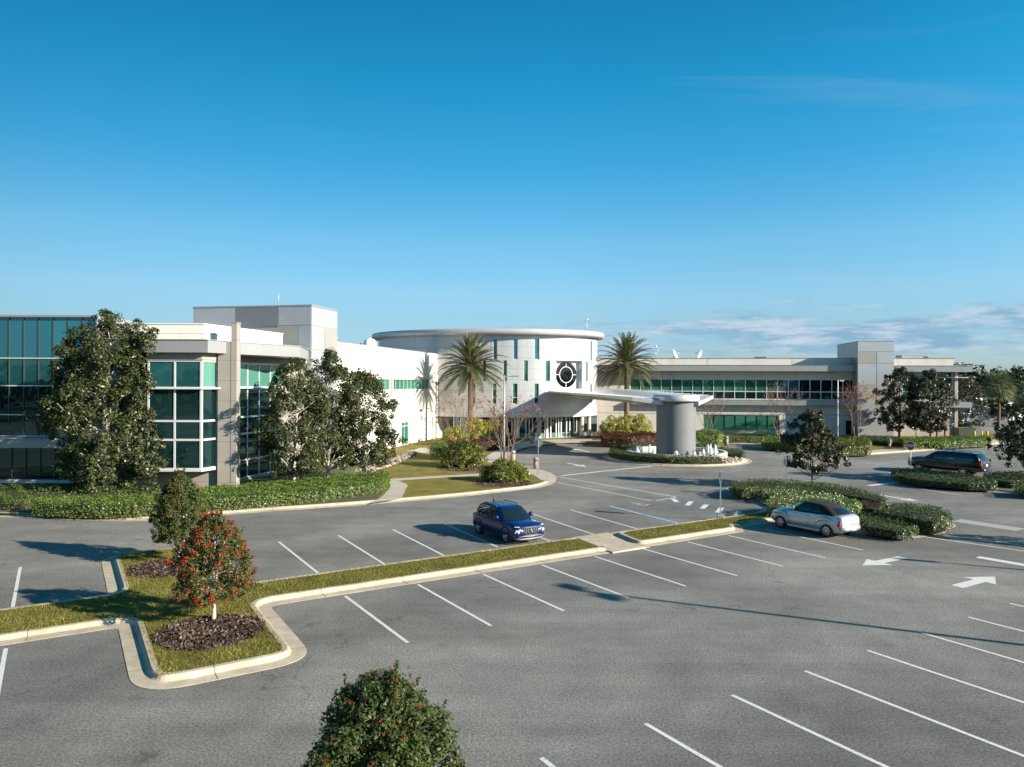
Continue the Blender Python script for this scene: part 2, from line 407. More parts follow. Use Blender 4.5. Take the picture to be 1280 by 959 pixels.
def copy_tree(o, parent=None):
    c = o.copy(); COL.objects.link(c); c.parent = parent
    for ch in [x for x in bpy.data.objects if x.parent == o and x is not c]: copy_tree(ch, c)
    return c

def np_mesh(name, V, F, mat, parent=None, world=True, idx=None, smooth=False):
    me = bpy.data.meshes.new(name)
    V = np.asarray(V, np.float32); F = np.asarray(F, np.int32); n, k = F.shape
    me.vertices.add(len(V)); me.vertices.foreach_set('co', V.ravel())
    me.loops.add(n * k); me.loops.foreach_set('vertex_index', F.ravel())
    me.polygons.add(n); me.polygons.foreach_set('loop_start', np.arange(n, dtype=np.int32) * k)
    for m in (mat if isinstance(mat, (list, tuple)) else [mat]): me.materials.append(MAT[m])
    if idx is not None: me.polygons.foreach_set('material_index', np.asarray(idx, np.int32))
    if smooth: me.polygons.foreach_set('use_smooth', np.ones(n, bool))
    me.update(calc_edges=True); me.validate()
    return link(name, me, parent, world)

# ------------------------------------------------------------------ plan geometry
def arc_round(pts, rad):
    """Closed polygon with each corner rounded to its own radius."""
    out = []; n = len(pts)
    for i in range(n):
        p = Vector(pts[i]); a = Vector(pts[i - 1]); b = Vector(pts[(i + 1) % n]); r = rad[i] if hasattr(rad, '__len__') else rad
        d1 = (a - p); d2 = (b - p); ang = d1.angle(d2)
        if r <= 0 or ang > 3.1: out.append(tuple(p)); continue
        t = min(r / math.tan(ang / 2), d1.length * .48, d2.length * .48)
        s = p + d1.normalized() * t; e = p + d2.normalized() * t
        k = 8
        for j in range(k + 1):
            q = j / k
            out.append(tuple(s * (1 - q) ** 2 + p * 2 * q * (1 - q) + e * q * q))
    return out

def smooth_path(pts, k=6):
    """Catmull-Rom through open points."""
    P = [np.array(p, float) for p in pts]; P = [2 * P[0] - P[1]] + P + [2 * P[-1] - P[-2]]
    out = []
    for i in range(1, len(P) - 2):
        for j in range(k):
            t = j / k
            out.append(tuple(.5 * (2 * P[i] + (P[i + 1] - P[i - 1]) * t + (2 * P[i - 1] - 5 * P[i] + 4 * P[i + 1] - P[i + 2]) * t * t
                                   + (3 * P[i] - P[i - 1] - 3 * P[i + 1] + P[i + 2]) * t ** 3)))
    out.append(tuple(P[-2])); return out

def edge_d(P, poly):
    d = np.full(len(P), 9.0)
    for i in range(len(poly)):
        a = np.array(poly[i]); b = np.array(poly[(i + 1) % len(poly)]); ab = b - a; t = np.clip(((P - a) @ ab) / max(1e-9, ab @ ab), 0, 1)
        d = np.minimum(d, np.linalg.norm(P - a - t[:, None] * ab, axis=1))
    return d

def inset(poly, d):
    """Shrink a closed outline; points that fold over at tight corners are dropped."""
    if area(poly) < 0: poly = poly[::-1]
    q = offset(poly, d); k = edge_d(np.array(q), poly)
    return [p for p, e in zip(q, k) if e > d * .93]

def offset(pts, d, closed=True):
    """Shift a path to its left by d."""
    out = []; n = len(pts)
    for i in range(n):
        p = Vector(pts[i])
        a = Vector(pts[i - 1]) if (closed or i > 0) else None
        b = Vector(pts[(i + 1) % n]) if (closed or i < n - 1) else None
        ds = [x.normalized() for x in ((p - a) if a is not None else None, (b - p) if b is not None else None) if x is not None and x.length > 1e-6]
        ns = [Vector((-x.y, x.x)) for x in ds]
        nn = sum(ns, Vector((0, 0)))
        if nn.length < 1e-6: nn = ns[0]
        nn.normalize(); c = max(.45, nn.dot(ns[0]))
        out.append(tuple(p + nn * (d / c)))
    return out

KERB = [(0, .003), (0, .014), (.40, .022), (.44, .05), (.475, .125), (.51, .15), (.66, .15), (.67, .02)]
def kerb(mb, pts, closed=True, prof=KERB):
    if closed and area(pts) < 0: pts = pts[::-1]
    rows = [[(x, y, z) for x, y in offset(pts, d, closed)] for d, z in prof]
    n = len(pts)
    for r0, r1 in zip(rows, rows[1:]):
        mb.add(r0 + r1, [(i, (i + 1) % n, n + (i + 1) % n, n + i) for i in range(n if closed else n - 1)])
    run = 0.0       # a tooled joint every three metres
    for i in range(n if closed else n - 1):
        j = (i + 1) % n; l = math.dist(pts[i], pts[j])
        while run < l and l > 1e-6:
            t = run / l; h = .011 / l
            for (r0, r1) in zip(rows[1:], rows[2:]):
                f = lambda r, q: tuple(a + (b - a) * q + (.003 if k == 2 else 0) for k, (a, b) in enumerate(zip(r[i], r[j])))
                mb.quad(f(r0, t - h), f(r0, t + h), f(r1, t + h), f(r1, t - h), 1)
            run += 3.05
        run -= l
    return offset(pts, prof[-2][0] - .06, closed)

LU = (0.8465, 0.5324); LV = (0.5324, -0.8465); LO = (-5.75, 25.04)
def lot(u, v): return (LO[0] + LU[0] * u + LV[0] * v, LO[1] + LU[1] * u + LV[1] * v)

# ------------------------------------------------------------------ ground, kerbs, lawns, paint
g = MB(); g.sheet([(600 * math.cos(a * PI / 24), 600 * math.sin(a * PI / 24)) for a in range(48)], -.02); ground('terrain', g, 'land')
g = MB(); g.sheet([(-90, -60), (120, -60), (120, 150), (-90, 150)], 0); ground('parking_lot', g, 'asphalt')

# near island: long strip with a tree bulb
isl1 = arc_round([lot(*p) for p in ((12.5, -.15), (-2.47, -.2), (-2.55, 5.15), (-6.9, 5.2), (-6.85, -.42), (-40, -.4), (-40, -4.35), (-6.9, -4.35),
                                    (-6.85, -10.8), (-2.35, -10.8), (-2.35, -3.4), (12.9, -3.4))], (.5, .35, 1.25, 1.3, .35, 0, 0, .35, 1.5, 1.4, .35, .8))
# second island: strip that widens into the hedge bed
isl2 = arc_round([lot(13.5, -.2), lot(20.6, -.2), lot(21.4, -.95), lot(24.4, -.95), (17.23, 35.86), (18.52, 34.52), (20.08, 35.18), (21.56, 36.14), (23.43, 38.1),
                  lot(33.2, 1.5), lot(33.9, -6), lot(32.8, -11.2), (15.0, 51.24), (14.73, 47.63), (15.14, 43.1), lot(25.4, -3.4), lot(14.2, -3.4)],
                 (1.0, .5, .5, .6, 1, 1, 1, 1, 1.2, 1, 2, 2, 1.2, 2, 2, .8, 1.3))
# third island, by the black car
isl3 = arc_round([(31.25, 60.39), (29.55, 55.0), (30.33, 53.06), (32.14, 51.55), (32.95, 50.1), (34.25, 48.51), (37.81, 45.1), (52, 50), (46, 54.5), (40, 56.6), (36.3, 56.6), (33.6, 59.4), (31.6, 60.6)],
                 (1.2, 2, 2, 2, 2, 2, 1, 1, 2, 2, 1, 1.5, .8))
# fountain circle
FC = (16.05, 71.0)
isl4 = [(FC[0] + 7.1 * math.cos(a * PI / 24), FC[1] + 7.1 * math.sin(a * PI / 24)) for a in range(48)]
# building side: kerb line of the drive from far left, round the lawn tip, past the entrance and along the right wing
drive = smooth_path([(-70, 46.5), (-33.57, 40.11), (-27.61, 39.18), (-22.81, 38.38), (-20.13, 38.11), (-18.1, 38.71), (-16.24, 39.8), (-14.39, 40.89), (-9.81, 43.03), (-4.05, 46.31), (0.03, 49.31),
                     (1.83, 50.85), (2.95, 52.88), (3.41, 55.29), (3.45, 57.41), (3.01, 59.95), (1.77, 62.99), (0.61, 65.72), (-0.2, 69.06), (0.03, 75.25), (1.83, 81.74), (5.76, 86.55),
                     (11.76, 88.67), (21.66, 89.18), (26.15, 86.46), (28.17, 83.7), (29.44, 80.13), (31.0, 75.93), (33.46, 73.43), (39.44, 76.46), (47.6, 80.96), (57.29, 87.01), (63, 92), (69, 96), (72, 104)], 5)
K = MB()
for p in (isl1, isl2, isl3, isl4): kerb(K, p)
kerb(K, drive, False)
ground('kerb', K, ['concrete', 'joint'])

lw = MB(); lw.sheet(inset(isl1, .60), .135); ground('lawn', lw, 'lawn')
lw = MB(); lw.sheet(inset(isl2, .60), .135); ground('lawn', lw, 'lawn')
lw = MB(); lw.sheet(inset(isl3, .60), .135); ground('planting_bed', lw, 'soil')
lw = MB(); lw.sheet(offset(isl4, .60), .135); ground('planting_bed', lw, 'soil')
yard = offset(drive, .60, False) + [(72, 128), (-70, 128)]
lw = MB(); lw.sheet(yard, .135); ground('lawn', lw, 'lawn_dry')

# concrete flume across the median, walks and plaza
w = MB()
w.prism([lot(12.15, -.05), lot(14.2, -.05), lot(14.6, -3.5), lot(12.4, -3.5)], 0, .02)
w.prism([lot(12.0, -.02), lot(13.9, -.02), lot(13.9, -.42), lot(12.0, -.42)], 0, .07)
ground('drain_flume', w, 'concrete')
zz = .139
w = MB()
w.sheet(smooth_path([(-8.43, 43.36), (-8.2, 46.11), (-8.41, 50.35), (-9.07, 53.62), (-8.89, 54.3)], 4) + smooth_path([(-8.48, 53.64), (-7.36, 51.17), (-7.14, 48.89), (-6.84, 45.2)], 4), zz)
w.sheet([(-9.01, 54.29), (-6.12, 55.82), (-2.51, 57.6), (0.68, 59.0), (0.67, 57.71), (-2.45, 56.32), (-5.99, 54.62), (-8.41, 53.21)], zz + .004)
w.sheet(smooth_path([(2.78, 53.13), (3.08, 55.37), (2.74, 58.55), (1.53, 61.79), (0.1, 65.74), (-0.5, 69.16), (0.03, 75.09), (2.01, 81.69), (5.74, 86.25), (9.71, 87.82)], 4)
        + smooth_path([(10.26, 92.76), (5.62, 92.25), (1.5, 88.81), (-1.03, 80.06), (-2.59, 69.81), (-2.31, 66.31), (-0.51, 61.43), (1.43, 57.74), (2.17, 53.98)], 4), zz + .008)
w.sheet(smooth_path([(-2.45, 66.3), (-4.48, 68.28), (-7.34, 70.36), (-10.01, 75.94), (-10.15, 79.63)], 4) + smooth_path([(-9.28, 79.67), (-7.75, 74.32), (-4.68, 71.23), (-2.27, 69.46)], 4), zz + .012)
ground('sidewalk', w, 'walk')
w = MB()
front = drive[drive.index(min(drive, key=lambda p: (p[0] - 8) ** 2 + (p[1] - 89) ** 2)):]
w.sheet(offset(front, .60, False) + offset(front, 2.6, False)[::-1], zz)
ground('sidewalk', w, 'walk')

# mulch rings and the rock beds
def blob(c, r, k=28, j=.10, rng=random.Random(5), sq=1):
    ph = [rng.uniform(0, 6.28) for _ in range(3)]
    return [(c[0] + r * math.cos(a) * (1 + j * math.sin(2 * a + ph[0]) + j * .6 * math.sin(3 * a + ph[1])),
             c[1] + r * sq * math.sin(a) * (1 + j * math.sin(2 * a + ph[0]) + j * .5 * math.sin(5 * a + ph[2]))) for a in (2 * PI * i / k for i in range(k))]
mu = MB()
mu.sheet(blob((-8.68, 21.01), 1.45), .144)
mu.sheet(blob((-13.26, 28.16), 1.45), .144)
mu.sheet(blob((-0.54, 52.19), 2.1), .146)
mu.sheet(blob((-4.09, 61.3), 2.2), .146)
mu.sheet([(6.26, 94.12), (11.51, 90.55), (18.02, 89.68), (26.0, 88.9), (31.01, 106.05), (11.59, 104.86)], .146)
mu.sheet([(42.3, 85.22), (58.97, 89.42), (67.17, 101.85), (49.49, 100.82)], .146)
ground('mulch', mu, 'mulch')
def chips(c, r, n, seed):
    rg = np.random.default_rng(seed); a = rg.uniform(0, 6.28, n); q = r * rg.uniform(0, 1, n) ** .5
    C = np.column_stack([c[0] + q * np.cos(a), c[1] + q * np.sin(a), .15 + rg.uniform(0, .035, n)]); Nn = rg.normal(size=(n, 3)) * .5 + (0, 0, 1); Nn /= np.linalg.norm(Nn, axis=1)[:, None]
    t = np.cross(Nn, rg.normal(size=(n, 3))); t /= np.linalg.norm(t, axis=1)[:, None]; b = np.cross(Nn, t); s = rg.uniform(.03, .10, n)[:, None]; w = rg.uniform(.012, .03, n)[:, None]
    return np.stack([C - t * s - b * w, C + t * s - b * w, C + t * s + b * w, C - t * s + b * w], 1).reshape(-1, 3)
V_ = np.concatenate([chips((-8.68, 21.01), 1.5, 3800, 8), chips((-13.26, 28.16), 1.5, 2600, 9), chips((-0.54, 52.19), 2.0, 1200, 10), chips((-4.09, 61.3), 2.2, 1200, 12)])
tag(np_mesh('bark_chips', V_, np.arange(len(V_)).reshape(-1, 4), 'chips'), kind='stuff')
so = MB()
so.sheet([(-33.33, 39.83), (-27.82, 39.47), (-21.71, 38.68), (-18.34, 39.22), (-14.54, 41.3), (-9.97, 43.61), (-8.37, 44.85), (-8.65, 51.13), (-9.4, 55.9), (-10.71, 57.32), (-13.05, 59.32), (-13.6, 74), (-15.9, 66.6), (-17.5, 60), (-19.4, 51), (-28, 51), (-60, 51)], .141)
so.sheet([lot(25.9, -1), (17.57, 36.15), (19.95, 35.43), (22.59, 37.48), lot(32.4, 1.2), lot(33, -6), lot(32, -10.3), (15.22, 49.91), (15.13, 46.43), (15.33, 42.3), lot(26.5, -3)], .141)
ground('planting_bed', so, 'soil')

def rocks(name, poly_px, n, seed, size=(.06, .16)):
    rg = np.random.default_rng(seed)
    pl = np.array(poly_px); lo = pl.min(0); hi = pl.max(0); V = []; F = []
    ico = np.array([(0, 0, 1), (.9, 0, .1), (.28, .85, .1), (-.72, .53, .1), (-.72, -.53, .1), (.28, -.85, .1), (0, 0, -.6)])
    fc = [(0, 1, 2), (0, 2, 3), (0, 3, 4), (0, 4, 5), (0, 5, 1), (6, 2, 1), (6, 3, 2), (6, 4, 3), (6, 5, 4), (6, 1, 5)]
    while len(V) < n:
        p = rg.uniform(lo, hi)
        if not inside(p, poly_px): continue
        a = rg.uniform(0, 6.28); s = rg.uniform(*size); e = rg.uniform(.6, 1.3, 3) * s
        q = ico * e + rg.normal(0, .12 * s, ico.shape); c, sn = math.cos(a), math.sin(a)
        q = q @ np.array([(c, sn, 0), (-sn, c, 0), (0, 0, 1)]) + (p[0], p[1], .14 + rg.uniform(.0, .06))
        F += [tuple(i + 7 * len(V) for i in f) for f in fc]; V.append(q)
    return tag(np_mesh(name, np.concatenate(V), F, 'rock'), kind='stuff')

def inside(p, poly):
    c = False; n = len(poly); j = n - 1
    for i in range(n):
        xi, yi = poly[i]; xj, yj = poly[j]
        if (yi > p[1]) != (yj > p[1]) and p[0] < (xj - xi) * (p[1] - yi) / (yj - yi) + xi: c = not c
        j = i
    return c

rocks('river_rock', [(-12.65, 56.39), (-11.96, 63.99), (-10.78, 70.07), (-10.64, 75.63), (-10.06, 75.66), (-9.55, 72.4), (-10.05, 65.31), (-11.01, 58.94), (-10.92, 53.73)], 900, 3, (.10, .24))
sect = [(FC[0] + r * math.cos(a), FC[1] + r * math.sin(a)) for r, a in [(6.4, R(-58 + 5 * i)) for i in range(9)] + [(4.75, R(-18 - 5 * i)) for i in range(9)]]
rocks('river_rock', sect, 380, 4, (.10, .22))

# --- paint
pw = MB()
def stripe(mb, a, b, w=.11, z=.006, mi=0):
    a = Vector(a); b = Vector(b); d = (b - a).normalized(); n = Vector((-d.y, d.x)) * (w / 2)
    mb.add([(*(a + n), z), (*(a - n), z), (*(b - n), z), (*(b + n), z)], [(0, 3, 2, 1)], mi)
for i in range(9): stripe(pw, lot(2.743 * i + .02, .02), lot(2.743 * i + .02, 5.27))
for i in range(-2, 15): stripe(pw, lot(2.743 * i - .333, 12.47), lot(2.743 * i - .333, 17.8))
for a, b in (((-10.71, 33.43), (-7.43, 27.97)), ((-8.31, 34.87), (-5.1, 29.35)), ((-5.94, 36.34), (-2.8, 30.81)), ((-3.49, 37.83), (-0.61, 32.57)), ((-1.27, 39.44), (1.86, 33.76)), ((1.18, 40.76), (4.22, 34.98)), ((3.45, 42.14), (6.38, 36.72))):
    stripe(pw, a, b)
for i in range(0, 9):
    stripe(pw, lot(-9.62 - 2.743 * i, -10.4), lot(-9.62 - 2.743 * i, -4.4))
    stripe(pw, lot(-9.6 - 2.743 * i, -.1), lot(-9.6 - 2.743 * i, 5.2))
stripe(pw, (3.55, 56.93), (10.67, 47.09), .13); stripe(pw, (3.42, 53.53), (8.77, 45.55), .11)
stripe(pw, (3.93, 57.52), (12.47, 64.47), .32)
stripe(pw, (9.07, 45.56), (10.7, 47.0), .12)
for a, b in (((10.26, 45.04), (10.31, 46.37)), ((10.61, 43.83), (11.22, 45.31)), ((11.22, 42.73), (11.86, 44.14)), ((11.77, 41.44), (12.46, 43.04)), ((12.56, 40.59), (13.16, 41.86))): stripe(pw, a, b, .32, .009)
stripe(pw, (5.87, 43.42), (8.89, 38.1), .10, .009)
stripe(pw, (20.03, 35.08), (23.16, 31.79), .11); stripe(pw, (21.68, 35.9), (23.83, 32.71), .11)
stripe(pw, (19.97, 31.08), (21.85, 28.68), .45)
stripe(pw, (25.91, 52.64), (29.35, 54.72), .42); stripe(pw, (28.75, 51.18), (30.02, 48.32), .12)
stripe(pw, (31.66, 69.98), (35.26, 63.91), .11); stripe(pw, (33.18, 70.76), (35.94, 65.15), .11)
ground('lane_marking', pw, 'white_line')
bl = MB()
stripe(bl, (5.9, 43.62), (9.01, 38.24), .22)
stripe(bl, (10.71, 47.03), (13.36, 40.97), .17); stripe(bl, (9.14, 45.41), (11.94, 40.45), .17)
ground('accessible_bay_marking', bl, 'blue_line')
fd = MB(); stripe(fd, (24.2, 39.44), (25.91, 36.92), 1.1)
ground('worn_patch_marking', fd, 'faded_line')

def arrow(tip, tail, w=.30, head=1.05, hl=.42, z=.006):
    t = Vector(tip); s = Vector(tail); d = (t - s); l = d.length; d.normalize(); n = Vector((-d.y, d.x)); h = t - d * (l * hl)
    ar.add([(*(s + n * w / 2), z), (*(s - n * w / 2), z), (*(h - n * w / 2), z), (*(h + n * w / 2), z)], [(0, 1, 2, 3)])
    ar.add([(*(h + n * head / 2), z), (*(h - n * head / 2), z), (*t, z)], [(0, 1, 2)])
ar = MB()
arrow((14.3, 29.56), (16.68, 30.95), .42, 1.15); arrow((18.61, 27.92), (16.29, 26.52), .42, 1.15)
arrow((6.57, 63.76), (5.13, 66.54), .32, 1.1); arrow((25.67, 45.69), (24.42, 48.41), .30, 1.0, .35)
arrow((6.68, 81.47), (8.3, 77.35), .32, 1.1)
ground('arrow_marking', ar, 'white_line')
# wheelchair sign painted in the accessible bay
def wheelchair(mb, o, ex, ey, s, z, mi=0):
    P = lambda x, y: (o[0] + ex[0] * x * s + ey[0] * y * s, o[1] + ex[1] * x * s + ey[1] * y * s)
    def seg(a, b, w): stripe(mb, P(*a), P(*b), w * s, z, mi)
    pts = [(.42 * math.cos(a), .42 * math.sin(a) - .28) for a in (R(150 + 17 * i) for i in range(14))]
    for a, b in zip(pts, pts[1:]): seg(a, b, .11)
    seg((-.06, .45), (-.02, -.12), .14); seg((-.02, -.1), (.36, -.12), .12); seg((.34, -.1), (.48, -.62), .12); seg((.46, -.6), (.66, -.56), .11); seg((-.05, .2), (.26, .18), .1)
    c = P(-.06, .66); mb.add([(c[0] + .13 * s * math.cos(k * PI / 5), c[1] + .13 * s * math.sin(k * PI / 5), z) for k in range(10)], [tuple(range(10))], mi)
wc = MB(); wheelchair(wc, (7.79, 44.24), (LU[0], LU[1]), (-LV[0], -LV[1]), .75, .007); ground('wheelchair_marking', wc, 'white_line')

# ------------------------------------------------------------------ the building
def flat(A, B):
    A = Vector(A); B = Vector(B); d = (B - A).normalized(); n = Vector((-d.y, d.x))      # n points inward (left of A->B)
    return (lambda s, q=0.0: tuple(A + d * s + n * q)), (B - A).length

def uniq(xs):
    xs = sorted(xs); out = []
    for x in xs:
        if not out or x - out[-1] > 1e-4: out.append(x)
    return out

def wallgrid(mb, P, s0, s1, z0, z1, openings=(), depth=.18, mi=0, step=None, top=.3, rmi=None):
    """Outer skin with real openings and their reveals, plus a coping of thickness top."""
    sb = [s0, s1] + [x for o in openings for x in o[:2]]; zb = uniq([z0, z1] + [x for o in openings for x in o[2:4]])
    if step: sb += [s0 + (s1 - s0) * i / int((s1 - s0) / step) for i in range(1, int((s1 - s0) / step))]
    sb = uniq(sb); rmi = mi if rmi is None else rmi
    p = lambda s, z, q=0.0: (*P(s, q), z)
    for a, b in zip(sb, sb[1:]):
        for c, d in zip(zb, zb[1:]):
            m = ((a + b) / 2, (c + d) / 2)
            if any(o[0] < m[0] < o[1] and o[2] < m[1] < o[3] for o in openings): continue
            mb.quad(p(a, c), p(b, c), p(b, d), p(a, d), mi)
            if top: mb.quad(p(a, d, top), p(b, d, top), p(b, c, top), p(a, c, top), mi)
        if top: mb.quad(p(a, z1), p(b, z1), p(b, z1, top), p(a, z1, top), mi)
    for o in openings:
        a, b, c, d = o[:4]; q = o[4] if len(o) > 4 else depth
        ss = [x for x in sb if a <= x <= b]
        for e, f in zip(ss, ss[1:]):
            mb.quad(p(e, c), p(f, c), p(f, c, q), p(e, c, q), rmi); mb.quad(p(e, d), p(f, d), p(f, d, q), p(e, d, q), rmi)
        mb.quad(p(a, c), p(a, d), p(a, d, q), p(a, c, q), rmi); mb.quad(p(b, c), p(b, d), p(b, d, q), p(b, c, q), rmi)
    return mb

def bar(mb, P, s0, s1, z0, z1, q0, q1, mi=0, k=1):
    for i in range(k):
        a = s0 + (s1 - s0) * i / k; b = s0 + (s1 - s0) * (i + 1) / k
        c = [(*P(s, q), z) for z in (z0, z1) for s, q in ((a, q0), (b, q0), (b, q1), (a, q1))]
        mb.add(c, [(0, 3, 2, 1), (4, 5, 6, 7), (0, 1, 5, 4), (1, 2, 6, 5), (2, 3, 7, 6), (3, 0, 4, 7)], mi)

def window(parent, P, cols, rows, mats, q=.10, fw=.06, name='window', vmi=0, hmi=0, proud=.06, frame=('frame', 'frame_dark'), blinds=None):
    """cols, rows: the positions of every upright and rail; mats: glass of each row, bottom first."""
    f = MB(); g = MB(); used = []; i = 0
    for k, s in enumerate(cols):
        bar(f, P, s - fw / 2, s + fw / 2, rows[0], rows[-1], q - proud, q + .05, vmi)
    for z in rows:
        bar(f, P, cols[0], cols[-1], z - fw * .6, z + fw * .6, q - proud - .012, q + .04, hmi, k=max(1, len(cols) - 1))
    for j, (c, d) in enumerate(zip(rows, rows[1:])):
        for n_, (a, b) in enumerate(zip(cols, cols[1:])):
            mt = mats[j]
            if blinds and (j, n_) in blinds: mt = blinds[(j, n_)]
            if mt not in used: used.append(mt)
            t = random.uniform(-.006, .006)
            g.quad((*P(a, q + t), c), (*P(b, q - t), c), (*P(b, q - t), d), (*P(a, q + t), d), used.index(mt))
    w = f.build(name, list(frame), parent)
    g.build('pane', used, w, fix=False)
    return w

OB = thing('office_building', 'long two storey pale office building with silver rotunda, green windows and flat roofs', 'building', (0, 90, 0))
wb = lambda mb, name, mats, **k: mb.build(name, mats, OB, **k)

# main line of the near wing
L0 = Vector((-20.51, 48.41)); D1 = Vector((.2278, .9737))
def ml(Y, q=0.0):
    t = (Y - L0.y) / D1.y; p = L0 + D1 * t; return (p.x - D1.y * q, p.y + D1.x * q)

# -- teal glass wing at the left
P, Ln = flat((-52.0, 51.3), (-29.3, 51.3))
cols = [Ln - .03 - 1.04 * i for i in range(int(Ln / 1.04))][::-1]
window(OB, P, cols, [3.45, 4.95, 7.0, 8.95, 11.86], ['glass_dark', 'glass_dark', 'glass_reflect', 'glass_teal'], q=.06, fw=.055, vmi=1, name='curtain_wall')
P2, _ = flat((-52.0, 51.45), (-29.3, 51.45))
window(OB, P2, [Ln - .03 - 1.02 * i for i in range(int(Ln / 1.04))][::-1], [.38, 2.62], ['glass_dark'], q=.05, fw=.05, vmi=1, hmi=1, name='ground_floor_glazing')
b_ = MB(); b_.box(-52, -28.9, 49.9, 51.25, 2.72, 3.30); b_.box(-52, -28.86, 49.84, 51.3, 3.30, 3.38); wb(b_, 'entrance_ledge', 'fascia_stone', bevel=.03)
b_ = MB(); b_.box(-52, -29.26, 51.1, 51.7, 11.86, 12.0); b_.box(-29.3, -29.2, 51.05, 62, 0, 11.99); wb(b_, 'coping', 'fascia')
b_ = MB(); b_.box(-52, -29.3, 51.25, 51.6, 0, .36); wb(b_, 'plinth', 'white_wall')
b_ = MB(); b_.prism([(-52, 51.7), (-29.3, 51.7), (-29.3, 66), (-52, 66)], 0, 11.7); wb(b_, 'roof', 'roofing')

# -- stone block with the bay window
b_ = MB()
Pw, Lw = flat((-29.2, 51.0), (-25.9, 51.0)); wallgrid(b_, Pw, 0, Lw, 0, 10.9)
Pw, Lw = flat((-25.9, 51.0), (-25.9, 48.4)); wallgrid(b_, Pw, 0, Lw, 0, 10.0)
Pw, Lw = flat((-25.9, 48.4), (-19.5, 48.4)); wallgrid(b_, Pw, 0, Lw, 0, 10.0)
wb(b_, 'wall', 'stone_wall')
b_ = MB()
b_.prism([(-24.75, 48.15), (-20.45, 48.15), ml(57.85), ml(57.85, .35), (-20.75, 48.5), (-24.75, 48.5)], 10.0, 11.14)
b_.prism([(-24.8, 48.10), (-20.42, 48.10), ml(57.9, -.05), ml(57.9, .40), (-20.8, 48.55), (-24.8, 48.55)], 11.14, 11.21)
wb(b_, 'parapet', 'white_wall')
b_ = MB(); b_.prism([(-29.2, 51.3), (-25.6, 51.3), (-25.6, 49.2), (-20.9, 49.2), ml(57.8, .4), ml(61.3, .1), (-30, 63.8), (-29.2, 60)], 0, 10.3); wb(b_, 'roof', 'roofing')
b_ = MB()   # deep eaves that wrap the corner
b_.prism([(-26.3, 46.5), (-19.5, 46.5), (-18.95, 48.12), (-19.52, 48.12), (-20.4, 48.35), (-26.3, 48.35)], 9.22, 10.02)
b_.prism([(-18.9, 48.78), (-15.96, 54.6), (-17.2, 61.4), ml(61.4, .0), ml(49.2)], 9.22, 10.02)
b_.prism([(-26.36, 46.44), (-19.46, 46.44), (-18.90, 48.1), (-19.5, 48.1), (-20.4, 48.38), (-26.36, 48.38)], 10.02, 10.07)
b_.prism([(-18.85, 48.8), (-15.90, 54.6), (-17.1, 61.45), ml(61.45), ml(49.1)], 10.02, 10.07)
wb(b_, 'fascia', 'fascia')
b_ = MB(); b_.box(-19.5, -18.62, 48.1, 48.7, 0, 10.0); b_.box(-18.62, -18.25, 48.08, 48.76, 0, 11.26); b_.box(-18.66, -18.21, 48.04, 48.8, 11.26, 11.31); wb(b_, 'fin_wall', 'stone_wall')
bay = [(-23.6, 48.37), (-23.6, 47.0), (-20.1, 47.0), (-19.62, 48.37)]
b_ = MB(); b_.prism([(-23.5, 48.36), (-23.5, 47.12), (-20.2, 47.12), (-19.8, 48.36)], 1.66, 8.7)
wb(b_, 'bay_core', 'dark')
b_ = MB(); b_.prism([(-23.66, 48.38), (-23.66, 46.96), (-20.06, 46.96), (-19.56, 48.38)], 8.72, 9.215); wb(b_, 'bay_head', 'stone_wall')
b_ = MB(); b_.prism([(-23.66, 48.38), (-23.66, 46.94), (-20.07, 46.94), (-19.56, 48.38)], 1.52, 1.66); wb(b_, 'bay_sill', 'frame')
b_ = MB(); b_.prism([(-23.75, 48.36), (-23.75, 46.75), (-20.02, 46.75), (-19.3, 48.08), (-19.52, 48.36)], 6.86, 6.96); wb(b_, 'sun_shelf', 'frame')
rw = [1.68, 3.57, 4.79, 6.94, 8.70]
P, Ln = flat((-23.6, 47.0), (-20.1, 47.0)); window(OB, P, [.04, Ln / 2, Ln - .06], rw, ['glass_dark', 'glass_dark', 'glass_dark', 'glass_reflect'], q=.07, fw=.11, name='bay_window')
P, Ln = flat((-20.1, 47.0), (-19.62, 48.37)); window(OB, P, [.06, Ln - .06], rw, ['glass_dark', 'glass_dark', 'glass_dark', 'glass_blind'], q=.05, fw=.11, name='bay_window')
P, Ln = flat((-23.6, 48.37), (-23.6, 47.0)); window(OB, P, [.06, Ln - .06], rw, ['glass_dark', 'glass_dark', 'glass_dark', 'glass_green'], q=.05, fw=.11, name='bay_window')

# -- glazing behind the fin, on the main line
P, Ln = flat(ml(48.9), ml(57.7))
window(OB, P, [Ln * i / 6 for i in range(7)], [.35, 1.65, 3.57, 4.79, 6.94, 8.70], ['glass_dark'] * 4 + ['glass_blind'], q=.10, fw=.10, name='stair_glazing')
b_ = MB(); Pw, Lw = flat(ml(48.9), ml(57.85)); wallgrid(b_, Pw, 0, Lw, 8.76, 9.215, top=0); wallgrid(b_, Pw, 0, Lw, 0, .32, top=.2)
Pw, Lw = flat(ml(57.7), ml(61.7)); wallgrid(b_, Pw, 0, Lw, 0, 10.0); wb(b_, 'wall', 'stone_wall')
b_ = MB(); P, Ln = flat(ml(48.9), ml(57.7)); bar(b_, P, 0, Ln, 6.86, 6.96, -.25, .03); wb(b_, 'sun_shelf', 'frame')

